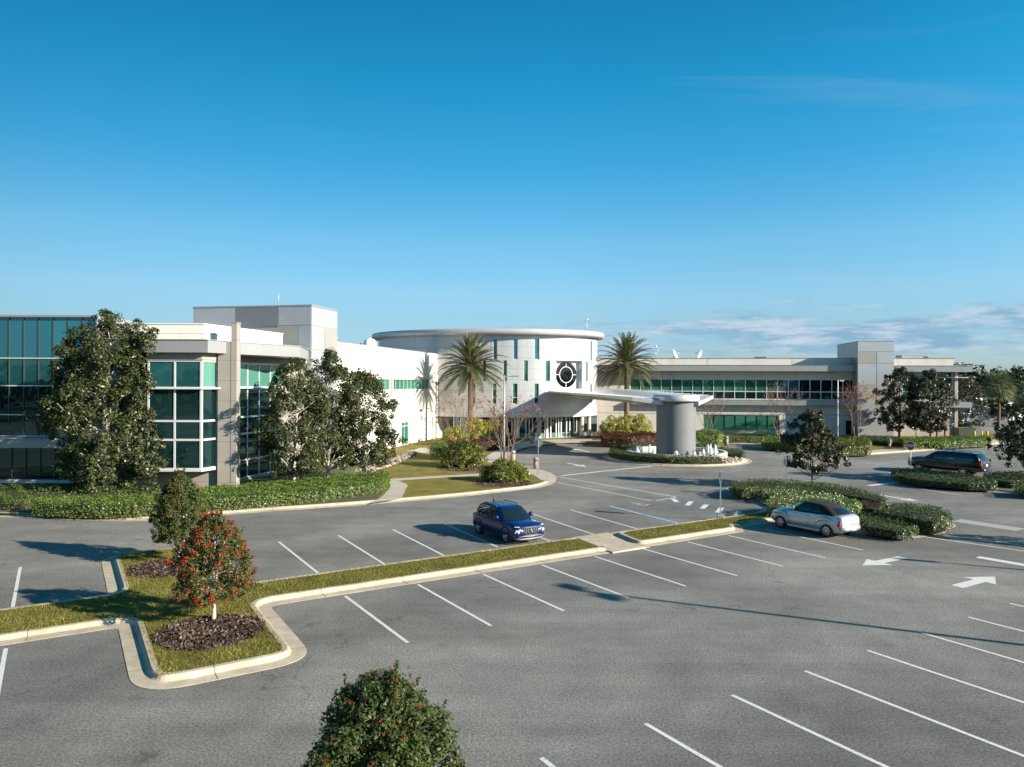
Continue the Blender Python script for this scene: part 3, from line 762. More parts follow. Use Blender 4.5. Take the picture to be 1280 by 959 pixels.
# -- stair tower in metal panels
T = [(-28.1, 63.95), (-17.05, 61.6), (-16.02, 66.4), (-26.95, 68.9)]
b_ = MB(); b_.prism(T, 0, 13.8); wb(b_, 'stair_tower', 'metal_panel')
b_ = MB(); b_.prism(offset(T, -.06), 13.8, 13.92); wb(b_, 'coping', 'fascia')
P, Ln = flat(T[0], T[1]); b_ = MB()
for s0, s1, z0, z1, mi in ((0, 4.1, 12.0, 13.8, 0), (4.15, 8.2, 12.0, 13.8, 1), (8.25, Ln, 12.2, 13.8, 0), (0, 3.0, 9.4, 11.95, 1), (3.05, 6.5, 9.4, 11.95, 0), (6.55, Ln - 1.2, 9.4, 12.15, 2), (Ln - 1.15, Ln, 5, 12.15, 0), (6.55, Ln - 1.2, 5, 9.35, 0)):  # the tan front panel paints warm light reflected onto this face
    bar(b_, P, s0, s1 - .03, z0, z1 - .04, -.03, .02, mi)
P, Ln = flat(T[1], T[2])
for s0, s1, z0, z1, mi in ((0, Ln, 12.15, 13.8, 0), (0, 2.4, 10.1, 12.1, 0), (2.45, Ln, 10.1, 12.1, 2), (0, 1.8, 5, 10.05, 0), (1.85, Ln, 5, 10.05, 0), (0, 2.4, 0.2, 4.95, 0), (2.45, Ln, 0.2, 4.95, 1)):
    bar(b_, P, s0, s1 - .03, z0, z1 - .04, -.03, .02, mi)
wb(b_, 'cladding_panel', ['panel_light', 'panel_mid', 'panel_tan_and_lit'])

# -- the long white wall
A2, B2 = (-16.12, 66.5), (-9.84, 94.0)
P, Ln = flat(A2, B2)
sY = lambda Y: (Y - A2[1]) / (B2[1] - A2[1]) * Ln
rib = (sY(71.0), sY(79.0), 6.5, 7.62); rib2 = (sY(79.7), sY(91.2), 6.5, 7.62)
dr = (sY(82.3), sY(84.6), .14, 2.75)
b_ = MB(); wallgrid(b_, P, 0, Ln, 0, 11.0, [rib, rib2, dr], depth=.22)
wb(b_, 'wall', 'white_wall')
def trim(name, mat, *a):
    b = MB(); bar(b, P, *a); wb(b, name, mat)
trim('coping', 'fascia', -.02, Ln + .04, 11.0, 11.08, -.04, .34)
for s in (sY(71.2), sY(79.35)): trim('panel_joint', 'fascia_stone', s - .02, s + .02, 2.9, 11.0, -.006, .01)
trim('reveal_joint', 'frame_dark', sY(74), Ln, 2.80, 2.86, -.008, .01); trim('pilaster', 'fascia_stone', sY(79.1), sY(79.6), 5.9, 8.5, -.14, .02)
trim('downpipe', 'frame_dark', Ln - .2, Ln - .04, 0, 7.5, -.12, .0); trim('downpipe', 'frame_dark', sY(92.6), sY(92.75), 0, 2.8, -.05, .0); trim('downpipe', 'fascia_stone', sY(79.4), sY(79.55), 0, 2.8, -.05, 0)
for r_ in (rib, rib2): trim('window_hood', 'fascia_stone', r_[0], r_[1], 7.63, 7.72, -.07, .02)
for r_ in (rib, rib2):
    n = int((r_[1] - r_[0]) / 1.15); window(OB, P, [r_[0] + (r_[1] - r_[0]) * i / n for i in range(n + 1)], [6.5, 7.62], ['glass_green'], q=.14, fw=.06, name='ribbon_window', hmi=0)
window(OB, P, [dr[0], (dr[0] + dr[1]) / 2, dr[1]], [.14, 2.3, 2.75], ['glass_green', 'glass_green'], q=.14, fw=.07, name='glass_door')
b_ = MB(); bar(b_, P, sY(88.2), sY(88.8), 3.75, 4.05, -.06, .0); wb(b_, 'wall_light', 'frame_dark')
# its far end turns towards the rotunda
A3, B3 = (-9.84, 94.0), (-5.4, 98.2)
P3, L3 = flat(A3, B3)
o1, o2 = (1.0, 1.95, .9, 2.45), (2.2, 3.2, .9, 2.45)
b_ = MB(); wallgrid(b_, P3, 0, L3 + 1.5, 0, 11.0, [o1, o2]); wb(b_, 'wall', 'right_wall')
b_ = MB(); bar(b_, P3, -.02, L3 + 1.5, 11.0, 11.08, -.04, .34); wb(b_, 'coping', 'fascia')
b_ = MB(); bar(b_, P3, 0.1, L3 + 1.5, 2.80, 2.86, -.008, .01); wb(b_, 'reveal_joint', 'frame_dark')
for o in (o1, o2): window(OB, P3, [o[0], o[1]], [o[2], o[3]], ['glass_green'], q=.12, fw=.06)
b_ = MB(); b_.prism([(-16.4, 67), (-10.25, 94.1), (-5.9, 98.5), (-5, 108), (-24, 108), (-27, 69)], 0, 10.5); wb(b_, 'roof', 'roofing')

# -- rotunda
RC = Vector((-3.75, 103.6)); E1 = Vector((.964, -.268)); E2 = Vector((.268, .964))
def PE(a, b):
    def f(th, q=0.0):
        p = RC + E1 * (a * math.cos(th)) + E2 * (b * math.sin(th))
        n = (E1 * (math.cos(th) / a) + E2 * (math.sin(th) / b)).normalized()
        p = p - n * q; return (p.x, p.y)
    return f
PR = PE(15.9, 10.9)
zr = [(10.30, 12.95), (7.50, 10.18), (4.62, 7.22)]
slots = []
for r_, xs in enumerate([[(-1.4633, -1.4433), (-1.2988, -1.264), (-1.1312, -1.0926), (-0.9453, -0.9013), (-0.2348, -0.1927)],
                         [(-1.384, -1.3545), (-1.2152, -1.1819), (-1.0403, -1.0026), (-0.8404, -0.7961), (-0.3302, -0.2947)],
                         [(-1.4698, -1.4401), (-1.3014, -1.2685), (-1.1346, -1.0926), (-0.9453, -0.9042), (-0.2348, -0.1927)]]):
    for a, b in xs: slots.append((a, b, zr[r_][0], zr[r_][1], .22))
rwin = (-0.7352, -0.4017, 6.55, 10.22, .75)
b_ = MB()
wallgrid(b_, PR, -PI - .9, .9, 2.92, 13.5, slots + [rwin], step=.025, top=.3)
for p in range(len(b_.sm)): b_.sm[p] = False
wb(b_, 'rotunda_wall', 'metal_drum', fix=False)
for i, (a, b, c, d, q) in enumerate(slots):
    f = MB(); bar(f, PR, a, a + .004, c, d, .10, .2); bar(f, PR, b - .004, b, c, d, .10, .2); bar(f, PR, a, b, c, c + .06, .10, .2); bar(f, PR, a, b, d - .06, d, .10, .2)
    mt = 'glass_teal' if c > 10 else 'glass_green'
    low = None
    if 4 < c < 5: bar(f, PR, a, b, c + .78, c + .86, .09, .2)
    w_ = f.build('slot_window', 'frame', OB)
    g = MB(); g.quad((*PR(a, .17), c + (.8 if c < 5 else 0)), (*PR(b, .17), c + (.8 if c < 5 else 0)), (*PR(b, .17), d), (*PR(a, .17), d), 0)
    if c < 5: g.quad((*PR(a, .17), c), (*PR(b, .17), c), (*PR(b, .17), c + .8), (*PR(a, .17), c + .8), 1)
    g.build('pane', [mt, 'glass_black'], w_, fix=False)
# round window in its square recess
pa, pb = Vector(PR(rwin[0], .74)), Vector(PR(rwin[1], .74))
Pc, Lc = flat(pa, pb); zc = (rwin[2] + rwin[3]) / 2 + .02; rr = min(Lc * .465, 1.72)
ringp = lambda r, k, q: (*Pc(Lc / 2 + r * math.cos(2 * PI * k / 48), q), zc + r * math.sin(2 * PI * k / 48))
f = MB(); f.quad((*Pc(-.3), rwin[2] - .05), (*Pc(Lc + .3), rwin[2] - .05), (*Pc(Lc + .3), rwin[3] + .05), (*Pc(-.3), rwin[3] + .05))
def ringbar(mb, r0, r1, q0, q1):
    for k in range(48):
        c = [ringp(r, j, q) for q in (q0, q1) for r, j in ((r0, k), (r1, k), (r1, k + 1), (r0, k + 1))]
        mb.add(c, [(0, 3, 2, 1), (4, 5, 6, 7), (0, 1, 5, 4), (1, 2, 6, 5), (2, 3, 7, 6), (3, 0, 4, 7)])
ringbar(f, rr - .02, rr + .03, -.07, -.004); ringbar(f, rr * .585, rr * .62, -.07, -.005)
for s0, s1, z0, z1 in ((-.032, .032, rr * .61, rr), (-.032, .032, -rr, -rr * .61)): bar(f, Pc, Lc / 2 + s0, Lc / 2 + s1, zc + z0, zc + z1, -.062, -.006)
for s0, s1 in ((-rr, -rr * .61), (rr * .61, rr)): bar(f, Pc, Lc / 2 + s0, Lc / 2 + s1, zc - .032, zc + .032, -.062, -.006)
rw_ = f.build('round_window', 'white_plastic', OB)
g = MB(); g.add([ringp(rr - .02, k, -.02) for k in range(48)], [tuple(range(48))]); g.build('pane', 'glass_black', rw_, fix=False)
# roof disc with its deep rim
def ell(a, b, n=96): 
    f_ = PE(a, b); return [f_(2 * PI * i / n) for i in range(n)]
d_ = MB(); e0, e1, e2, e3 = ell(15.6, 10.6), ell(16.65, 11.7), ell(16.85, 11.9), ell(16.65, 11.7)
rows_ = [(e0, 13.42), (e1, 13.42), (e2, 13.55), (e2, 14.08), (e3, 14.2)]
for (r0, z0), (r1, z1) in zip(rows_, rows_[1:]):
    n = len(r0); d_.add([(*p, z0) for p in r0] + [(*p, z1) for p in r1], [(i, (i + 1) % n, n + (i + 1) % n, n + i) for i in range(n)], 0, True)
d_.add([(*p, 14.2) for p in e3], [tuple(range(len(e3)))], 0)
wb(d_, 'rotunda_roof', 'canopy_metal')
# recessed glazed entrance
PG = PE(14.2, 9.1)
ths = [-1.6755 + (-0.2897 - -1.6755) * i / 20 for i in range(21)]
bl_ = {(1, i): 'glass_blind' for i in range(3)}
window(OB, PG, ths, [.2, .75, 2.95], ['glass_blind', 'glass_dark'], q=.02, fw=.012, proud=.08, name='entrance_glazing', frame=('frame', 'frame_dark'))
for th_, hw_ in ((-1.1666, .006), (-1.0584, .006), (-0.949, .005), (-0.8326, .008), (-0.7519, .010), (-0.6088, .004), (-0.4936, .004)): f = MB(); bar(f, PG, th_ - hw_, th_ + hw_, .14, 2.95, -.20, -.09); wb(f, 'door_post', 'white_plastic')
f = MB(); f.add([(*p, 2.93) for p in ell(15.85, 10.85)], [tuple(range(96))]); f.add([(*p, .15) for p in ell(15.3, 10.3)], [tuple(range(96))]); wb(f, 'entrance_soffit', 'fascia_stone')
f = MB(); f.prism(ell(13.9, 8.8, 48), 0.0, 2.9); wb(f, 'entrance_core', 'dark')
for px_th in (-0.3558, -0.1858, -0.8937, -1.1062, -1.4038):
    c = PR(px_th, .45); f = MB(); f.lathe([(.30, .14), (.30, .35), (.27, .36), (.27, 2.93)], (*c, 0), 20); wb(f, 'column', 'fascia_stone')

# butterfly canopy over the drop-off, draining to the fountain pillar
A_, B_, C_, D_, E_, F_, V_ = (4.6, 92.75, 6.30), (11.6, 69.9, 6.02), (14.2, 69.6, 5.66), (17.9, 69.6, 5.60), (20.9, 75.3, 6.12), (13.2, 98.6, 6.62), (9.4, 94.6, 6.08)
Vc = (16.05, 70.6, 5.72)
top = [A_, B_, C_, Vc, D_, E_, F_, V_]
cm = MB(); n = len(top); dn = lambda p, t=.40: (p[0], p[1], p[2] - t)
fcs = [(0, 1, 2, 3, 7), (7, 3, 4, 5, 6)]
cm.add(top, fcs, 0); 
bot = [dn(A_, .12), dn(B_, .36), dn(C_, .36), dn(Vc, .38), dn(D_, .40), dn(E_, .34), dn(F_, .3), dn(V_, .45)]
cm.add(bot, [f_[::-1] for f_ in fcs], 0)
cm.add(top + bot, [(i, (i + 1) % n, n + (i + 1) % n, n + i) for i in range(n)], 0)
for k in range(1, 22):      # standing seams across the sheet
    t = k / 22
    for e0, e1, v0, v1 in ((A_, B_, V_, Vc), (F_, E_, V_, Vc)):
        a = Vector(e0).lerp(Vector(e1), t); b = Vector(v0).lerp(Vector(v1), t)
        cm.beam(a + Vector((0, 0, .012)), b + Vector((0, 0, .012)), .05, .035)
wb(cm, 'entrance_canopy', 'canopy_metal')
cm = MB(); cm.beam((9.6, 95.0, 5.50), (15.6, 72.2, 5.24), 1.3, .30); cm.beam((6.9, 93.6, 5.62), (13.2, 71.0, 5.42), .22, .22); cm.beam((11.6, 95.8, 5.72), (18.6, 73.6, 5.42), .22, .22); wb(cm, 'canopy_beam', 'fascia_stone')
pl = MB(); nn = 128
prof = []
for h in (.3, 5.62): prof.append([(FC[0] + (1.88 + (.007 if k % 2 else 0)) * math.cos(2 * PI * k / nn), FC[1] + (1.88 + (.007 if k % 2 else 0)) * math.sin(2 * PI * k / nn), h) for k in range(nn)])
pl.add(prof[0] + prof[1], [(i, (i + 1) % nn, nn + (i + 1) % nn, nn + i) for i in range(nn)])
wb(pl, 'canopy_pillar', 'pillar')
cp = MB(); cp.lathe([(1.95, 5.60), (2.22, 5.62), (2.25, 5.70), (2.25, 6.18), (2.20, 6.24), (2.0, 6.26)], (*FC, 0), 64); wb(cp, 'pillar_cap', 'canopy_metal')

# -- right wing
RW0 = Vector((20.9, 105.2)); RD = Vector((.992, -.127))
PW = lambda s, q=0.0: (RW0.x + RD.x * s + .127 * q, RW0.y + RD.y * s + .992 * q)
def sx(t): return t
s_l, s_st, s_e = -8.5, 27.95, 40.32
rb = (-3.69, 27.26, 5.12, 7.94); lw1 = (6.76, 17.17, .68, 2.86); dr2 = (26.14, 26.99, .15, 2.25)
rb2 = (33.66, 40.16, 5.2, 9.07)
b_ = MB(); wallgrid(b_, PW, s_l, s_e, 0, 10.92, [rb, lw1, dr2, rb2], depth=.25, top=.35); wb(b_, 'wall', 'right_wall')
b_ = MB(); bar(b_, PW, s_l, s_e + .05, 10.92, 11.0, -.05, .4); 
for s in (7.21, 18.91, 23.78): bar(b_, PW, s - .02, s + .02, 10.0, 10.92, -.012, .0)
wb(b_, 'coping', 'fascia')
b_ = MB(); bar(b_, PW, s_l, s_st + 1, 9.09, 9.90, -1.5, -.004); bar(b_, PW, s_l, s_st + 1, 9.90, 9.96, -1.55, -.002); wb(b_, 'fascia', 'fascia')
b_ = MB(); bar(b_, PW, s_l + 5, s_st + 1, 4.29, 5.0, -.75, -.004); bar(b_, PW, s_l + 5, s_st + 1, 5.0, 5.05, -.78, -.002); wb(b_, 'ledge', 'fascia')
b_ = MB(); bar(b_, PW, s_l, s_st, 2.93, 2.98, -.006, .01); wb(b_, 'wall_joint', 'frame_dark')
b_ = MB(); bar(b_, PW, lw1[0] - .2, lw1[1] + .2, .28, .66, -.12, .0); wb(b_, 'window_sill', 'fascia_stone')
n = round((rb[1] - rb[0]) / 1.48); cs = [rb[0] + (rb[1] - rb[0]) * i / n for i in range(n + 1)]
bl_ = {(1, i): 'glass_black' for i in range(n - 5, n)}; bl_.update({(1, i): 'glass_teal' for i in (n - 6, n - 7)})
window(OB, PW, cs, [5.12, 6.2, 7.94], ['glass_dark', 'glass_green'], q=.10, fw=.10, name='ribbon_window', blinds=bl_)
n = 7; window(OB, PW, [lw1[0] + (lw1[1] - lw1[0]) * i / n for i in range(n + 1)], [.68, 2.86], ['glass_green'], q=.12, fw=.06, vmi=1, hmi=1, name='ground_floor_window')
window(OB, PW, [dr2[0], dr2[1]], [.15, 2.25], ['glass_black'], q=.12, fw=.10, name='side_door')
n = 6; window(OB, PW, [rb2[0] + (rb2[1] - rb2[0]) * i / n for i in range(n + 1)], [5.2, 6.3, 8.29, 9.07], ['glass_green'] * 3, q=.10, fw=.10, name='corner_window')
b_ = MB(); bar(b_, PW, 32.4, 42.02, 9.05, 9.86, -1.6, -.004); bar(b_, PW, 40.42, 42.02, 9.05, 9.86, -.004, 8); bar(b_, PW, 32.4, 42.05, 9.86, 9.92, -1.65, -.002); wb(b_, 'fascia', 'fascia')
b_ = MB(); bar(b_, PW, 37.0, 42.02, 4.2, 4.93, -1.5, -.004); bar(b_, PW, 40.42, 42.02, 4.2, 4.93, -.004, 7); wb(b_, 'ledge', 'fascia')
b_ = MB(); bar(b_, PW, 33.87, 41.76, 8.24, 8.34, -.9, -.06); wb(b_, 'sun_shelf', 'frame')
b_ = MB(); bar(b_, PW, 40.37, 40.78, 0, 10, -.25, .6); wb(b_, 'corner_column', 'fascia_stone')
b_ = MB(); b_.prism([PW(s_l + 2, .4), PW(s_e, .4), PW(s_e, 17), PW(s_l + 2, 17)], 0, 10.4); wb(b_, 'roof', 'roofing')
b_ = MB(); Pq, Lq = flat(PW(s_e), PW(s_e, 17)); wallgrid(b_, Pq, 0, Lq, 0, 10.92); wb(b_, 'wall', 'tan_wall')
b_ = MB(); bar(b_, PW, 32.46, 40.27, 0.0, 4.3, -.08, .0); wb(b_, 'wall', 'tan_wall')
# stair tower of the right wing
S = [(47.3, 99.3), (52.0, 98.8), (53.6, 109.0), (49.1, 109.6)]
b_ = MB(); b_.prism(S, 0, 13.15); wb(b_, 'stair_tower', 'metal_panel')
b_ = MB(); b_.prism(offset(S, -.05), 13.15, 13.25); wb(b_, 'coping', 'fascia')
P, Ln = flat(S[0], S[1]); b_ = MB()
for s0, s1, z0, z1, mi in ((0, Ln, 11.8, 13.15, 0), (0, 2.45, 10.2, 11.75, 2), (2.5, Ln, 10.2, 11.75, 0), (0, 2.45, 7.2, 10.15, 0), (2.5, Ln, 7.2, 10.15, 0), (0, 2.45, 5.3, 7.15, 2), (2.5, Ln, 5.3, 7.15, 0), (0, Ln, .2, 5.25, 0)):
    bar(b_, P, s0, s1 - .03, z0, z1 - .04, -.03, .02, mi)
wb(b_, 'cladding_panel', ['panel_light', 'panel_mid', 'panel_tan_and_lit'])

# ------------------------------------------------------------------ things on the roofs
def dish(loc, az, tilt, r, label, mat='white_plastic'):
    t = thing('satellite_dish', label, 'satellite dish', loc, az)
    p = MB(); p.lathe([(r * q, r * .32 * q * q) for q in (.02, .25, .5, .75, 1.0)] + [(r * .97, r * .33), (r * .5, r * .10), (r * .02, .03)], (0, 0, 0), 28)
    Mx = Matrix.Rotation(tilt, 4, 'Y'); p.v = [tuple(Mx @ Vector(v) + Vector((0, 0, r * 1.15))) for v in p.v]
    p.build('reflector', mat, t, world=False)
    p = MB(); p.tube([(0, 0, 0), (-.12, 0, r * .6), (0, 0, r * 1.1)], .07, 8); p.box(-.3, .3, -.3, .3, -.06, 0); p.build('mount', 'steel', t, world=False)
    p = MB(); e = Mx @ Vector((0, 0, r * 1.0)) + Vector((0, 0, r * 1.15)); b0 = Mx @ Vector((-r * .9, 0, r * .26)) + Vector((0, 0, r * 1.15))
    p.tube([b0, e], .03, 6); p.tube([e, e - (Mx @ Vector((0, 0, .25)))], .08, 8); p.build('feed_arm', 'steel', t, world=False)
    return t
dish((24.3, 108.9, 10.4), R(-25), R(66), .9, 'white satellite dish behind the parapet, on the roof next to the palm crown')
dish((28.3, 108.9, 10.4), R(160), R(62), .9, 'white satellite dish facing left behind the parapet, farther from the palm')
dish((-17.4, 69.4, 10.5), R(20), R(70), .75, 'dark satellite dish half hidden behind the grey stair tower', 'grey_plastic')
t = thing('antenna_dome', 'small white antenna dome on the roof above the long white wall', 'antenna', (-14.9, 76.0, 10.5))
p = MB(); p.lathe([(.70, 0), (.72, .3), (.70, .75), (.52, 1.15), (.2, 1.33), (.01, 1.36)], (0, 0, .1), 24); p.build('radome', 'white_plastic', t, world=False)
p = MB(); p.box(-.9, .9, -.9, .9, 0, .1); p.tube([(-.95, 0, 0), (-.95, 0, .9)], .12, 10); p.build('mount', 'grey_plastic', t, world=False)
t = thing('antenna_mast', 'slim lattice antenna mast standing on the rotunda roof', 'antenna', (10.3, 101.0, 14.2))
p = MB()
for k in range(3): p.tube([(.16 * math.cos(k * 2.1), .16 * math.sin(k * 2.1), 0), (.13 * math.cos(k * 2.1), .13 * math.sin(k * 2.1), 1.9)], .022, 5)
for z in range(7):
    for k in range(3): p.tube([(.15 * math.cos(k * 2.1), .15 * math.sin(k * 2.1), z * .28), (.15 * math.cos(k * 2.1 + 2.1), .15 * math.sin(k * 2.1 + 2.1), z * .28 + .26)], .014, 4)
p.build('mast', 'steel', t, world=False)
p = MB(); p.tube([(-.32, 0, 1.9), (.32, 0, 2.0)], .025, 5); p.tube([(.28, 0, 1.7), (.28, 0, 2.25)], .03, 5); p.tube([(-.28, 0, 1.8), (-.28, 0, 2.1)], .03, 5); p.build('aerial', 'steel', t, world=False)
t = thing('whip_antenna', 'thin white whip antenna on top of the left stair tower', 'antenna', (-20.3, 63.0, 13.9))
p = MB(); p.tube([(0, 0, 0), (0, 0, 1.35)], [.035, .02], 6); p.build('rod', 'steel', t, world=False)
p = MB(); p.lathe([(.08, 0), (.08, .12), (.04, .14)], (0, 0, 0), 10); p.build('base', 'grey_plastic', t, world=False)
t = thing('weather_station', 'small rooftop weather station on a thin pole beside the right palm crown', 'weather station', (21.5, 108.6, 10.4))
p = MB(); p.tube([(0, 0, 0), (0, 0, 2.3)], .03, 6); p.tube([(-.3, 0, 1.7), (.3, 0, 1.7)], .02, 5); p.build('pole', 'steel', t, world=False)
p = MB(); p.lathe([(.02, 0), (.16, .05), (.16, .22), (.02, .27)], (0, 0, 2.3), 12); p.build('sensor', 'white_plastic', t, world=False)
p = MB(); p.lathe([(.02, 0), (.12, .05), (.12, .15), (.02, .2)], (.3, 0, 1.7), 12); p.build('sensor', 'white_plastic', t, world=False)
t = thing('air_handler', 'long grey air conditioning unit on the roof behind the right stair tower', 'air conditioner', (59.3, 107.6, 10.4))
p = MB(); p.box(-2.0, 2.0, -.9, .9, .1, 1.15); p.build('casing', 'fascia', t, world=False, bevel=.03)
p = MB(); p.box(-2.08, 2.08, -.98, .98, 1.16, 1.22); p.build('lid', 'steel', t, world=False)
p = MB(); p.box(1.2, 1.9, -.93, -.9, .3, 1.0); p.build('grille', 'dark', t, world=False)
t = thing('roof_vent', 'low dark roof vent above the ribbon windows of the right wing', 'vent', (37.0, 108.2, 10.4))
p = MB(); p.box(-.55, .55, -.5, .5, 0, .75); p.build('curb', 'fascia', t, world=False)
p = MB(); p.box(-.7, .7, -.65, .65, .76, .9); p.build('hood', 'dark_steel', t, world=False)

# ------------------------------------------------------------------ plants
def unit(v): return v / np.maximum(np.linalg.norm(v, axis=1, keepdims=True), 1e-9)

def leaf_quads(C, Nn, size, aspect, rg, fold=.25):
    """One folded diamond per leaf at C, facing Nn."""
    n = len(C); t = unit(np.cross(Nn, rg.normal(size=(n, 3)))); b = np.cross(Nn, t)
    s = (size * rg.uniform(.65, 1.25, n))[:, None]
    V = np.stack([C - t * s * .5, C + b * s * aspect * .5 + Nn * s * fold * .3, C + t * s * .5 - Nn * s * fold * .25, C - b * s * aspect * .5 + Nn * s * fold * .3], 1)
    return V.reshape(-1, 3), np.arange(n * 4).reshape(n, 4)

def rosettes(cen, out, per, rad, rg, flat=1.0):
    """Leaves gathered into tufts: positions and normals."""
    k = len(cen); d = unit(rg.normal(size=(k * per, 3)) + np.repeat(out, per, 0) * .7)
    rr = (rad[:, None] if hasattr(rad, '__len__') else np.full((k, 1), rad)).repeat(per, 1).reshape(-1) * rg.uniform(.25, 1.0, k * per) ** .6
    C = np.repeat(cen, per, 0) + d * rr[:, None] * (1, 1, flat)
    Nn = unit(d * .8 + np.array([0, 0, .55]) + rg.normal(size=d.shape) * .45)
    return C, Nn

def crown_points(n, prof, rg, lump=.22, inner=.35, zs=1.0):
    """Tuft centres inside a crown of revolution; prof(h in 0..1) gives the radius. The rim is lobed."""
    ph = rg.uniform(0, 6.28, 8); H = []; 
    while len(H) < n:
        h = rg.uniform(0, 1); r = prof(h)
        if r <= 0 or rg.uniform() > (r / 1.05) ** .8 + .05: continue
        a = rg.uniform(0, 6.28)
        lob = 1 + lump * (.55 * math.sin(3 * a + 7 * h + ph[0]) + .35 * math.sin(5 * a - 11 * h + ph[1]) + .35 * math.sin(2 * a + 17 * h + ph[2]))
        q = rg.uniform(inner, 1) ** .5
        H.append((r * lob * q * math.cos(a), r * lob * q * math.sin(a), h))
    return np.array(H)

def limbs(mb, base, top, tips, r0, rg, n=8, mi=0):
    """Trunk from base to top with limbs that reach towards some of the tuft centres."""
    base = Vector(base); top = Vector(top); hgt = (top - base).length
    pts = [base.lerp(top, t) + Vector((rg.normal() * .02 * hgt * t, rg.normal() * .02 * hgt * t, 0)) for t in (0, .04, .15, .35, .6, .85, 1)]
    mb.tube(pts, [r0 * 1.5, r0 * 1.05, r0 * .92, r0 * .75, r0 * .5, r0 * .25, r0 * .08], n, mi)
    for q in tips:
        q = Vector(q); t = max(.12, min(.9, (q.z - base.z) / hgt - rg.uniform(.10, .28)))
        a = pts[0].lerp(pts[-1], t); m_ = a.lerp(q, .5) + Vector((0, 0, -.04 * (q - a).length)); r = r0 * (1 - t) * .38 + .012
        mb.tube([a, m_, q], [r, r * .65, r * .2], 5, mi)

def tree(name, label, loc, height, radius, prof, seed, leaf, lsize, tufts, per, trunk_r, bark, crown0, cat='tree', aspect=.48, tr=.10, lump=.22, group=None, berries=None, lean=(0, 0), inner=.35, fruit='berry', nlimb=34, lobes=(), shoots=0):
    rg = np.random.default_rng(seed); t = thing(name, label, cat, (*loc, .14), 0, group)
    ch = height - crown0
    p = crown_points(tufts, prof, rg, lump, inner)
    cen = np.stack([p[:, 0] * radius + lean[0] * p[:, 2], p[:, 1] * radius + lean[1] * p[:, 2], crown0 + p[:, 2] * ch], 1)
    for lx, ly, lz, lr, ln in lobes: cen = np.concatenate([cen, np.array([lx, ly, lz]) + rg.normal(size=(ln, 3)) * lr * .5])
    out = unit(cen - np.array([lean[0] * .5, lean[1] * .5, crown0 + ch * .4]))
    C, Nn = rosettes(cen, out, per, rg.uniform(.6, 1.25, len(cen)) * tr * height / 3, rg)
    if shoots:      # young upright shoots that break the outline
        k = rg.choice(len(cen), shoots); d = unit(out[k] * .7 + (0, 0, .9) + rg.normal(size=(shoots, 3)) * .25); m_ = 16
        ln = rg.uniform(.12, .30, shoots)[:, None, None] * np.linspace(.3, 1.0, m_)[None, :, None]
        S_ = (cen[k] + out[k] * tr * height / 3 * .6)[:, None, :] + d[:, None, :] * ln; N_ = unit(rg.normal(size=(shoots * m_, 3)) + np.repeat(d, m_, 0) * .7)
        C = np.concatenate([C, S_.reshape(-1, 3) + N_ * .02]); Nn = np.concatenate([Nn, N_])
    V, F = leaf_quads(C, Nn, lsize, aspect, rg)
    cr = np_mesh('crown', V, F, leaf, t, world=False)
    mb = MB(); limbs(mb, (0, 0, -.14), (lean[0], lean[1], crown0 + ch * .93), cen[rg.choice(len(cen), min(nlimb, len(cen)), False)] * (.9, .9, 1), trunk_r, rg)
    mb.build('trunk', bark, t, world=False, fix=False)
    if berries:
        nb, rb_ = berries; k = rg.choice(len(cen), nb // 7)
        d = unit(rg.normal(size=(len(k) * 7, 3)) * .8 + np.repeat(out[k], 7, 0))
        B = np.repeat(cen[k], 7, 0) + np.repeat(out[k], 7, 0) * tr * height / 3 * .75 + rg.normal(size=d.shape) * rb_ * 2.4
        octa = np.array([(1, 0, 0), (-1, 0, 0), (0, 1, 0), (0, -1, 0), (0, 0, 1), (0, 0, -1)], float) * rb_
        V = (B[:, None, :] + octa[None]).reshape(-1, 3)
        f = np.array([(0, 2, 4), (2, 1, 4), (1, 3, 4), (3, 0, 4), (2, 0, 5), (1, 2, 5), (3, 1, 5), (0, 3, 5)])
        tag(np_mesh('berries', V, (f[None] + 6 * np.arange(len(B))[:, None, None]).reshape(-1, 3), fruit, t, world=False), kind='stuff')
    return t

def tabf(*kn): return lambda h: float(np.interp(h, [k[0] for k in kn], [k[1] for k in kn]))
dome = tabf((0, .88), (.14, 1), (.32, .98), (.52, .84), (.72, .62), (.88, .38), (1, .10))
full = tabf((0, .62), (.12, .92), (.35, 1), (.62, .96), (.8, .76), (.92, .48), (1, .16))
oval = lambda h: max(0, math.sin(PI * min(1, .12 + h * .88)) ** .62) * (1.0 - .30 * h)
cone = lambda h: (1 - h) ** .72 * (.62 + .38 * min(1, h / .16)) if h < 1 else 0
egg = lambda h: min(1, (h + .05) / .22) ** .6 * (max(0, 1 - h ** 1.7)) ** .62
roundish = lambda h: max(0, 1 - (2 * h - 1) ** 2) ** .5

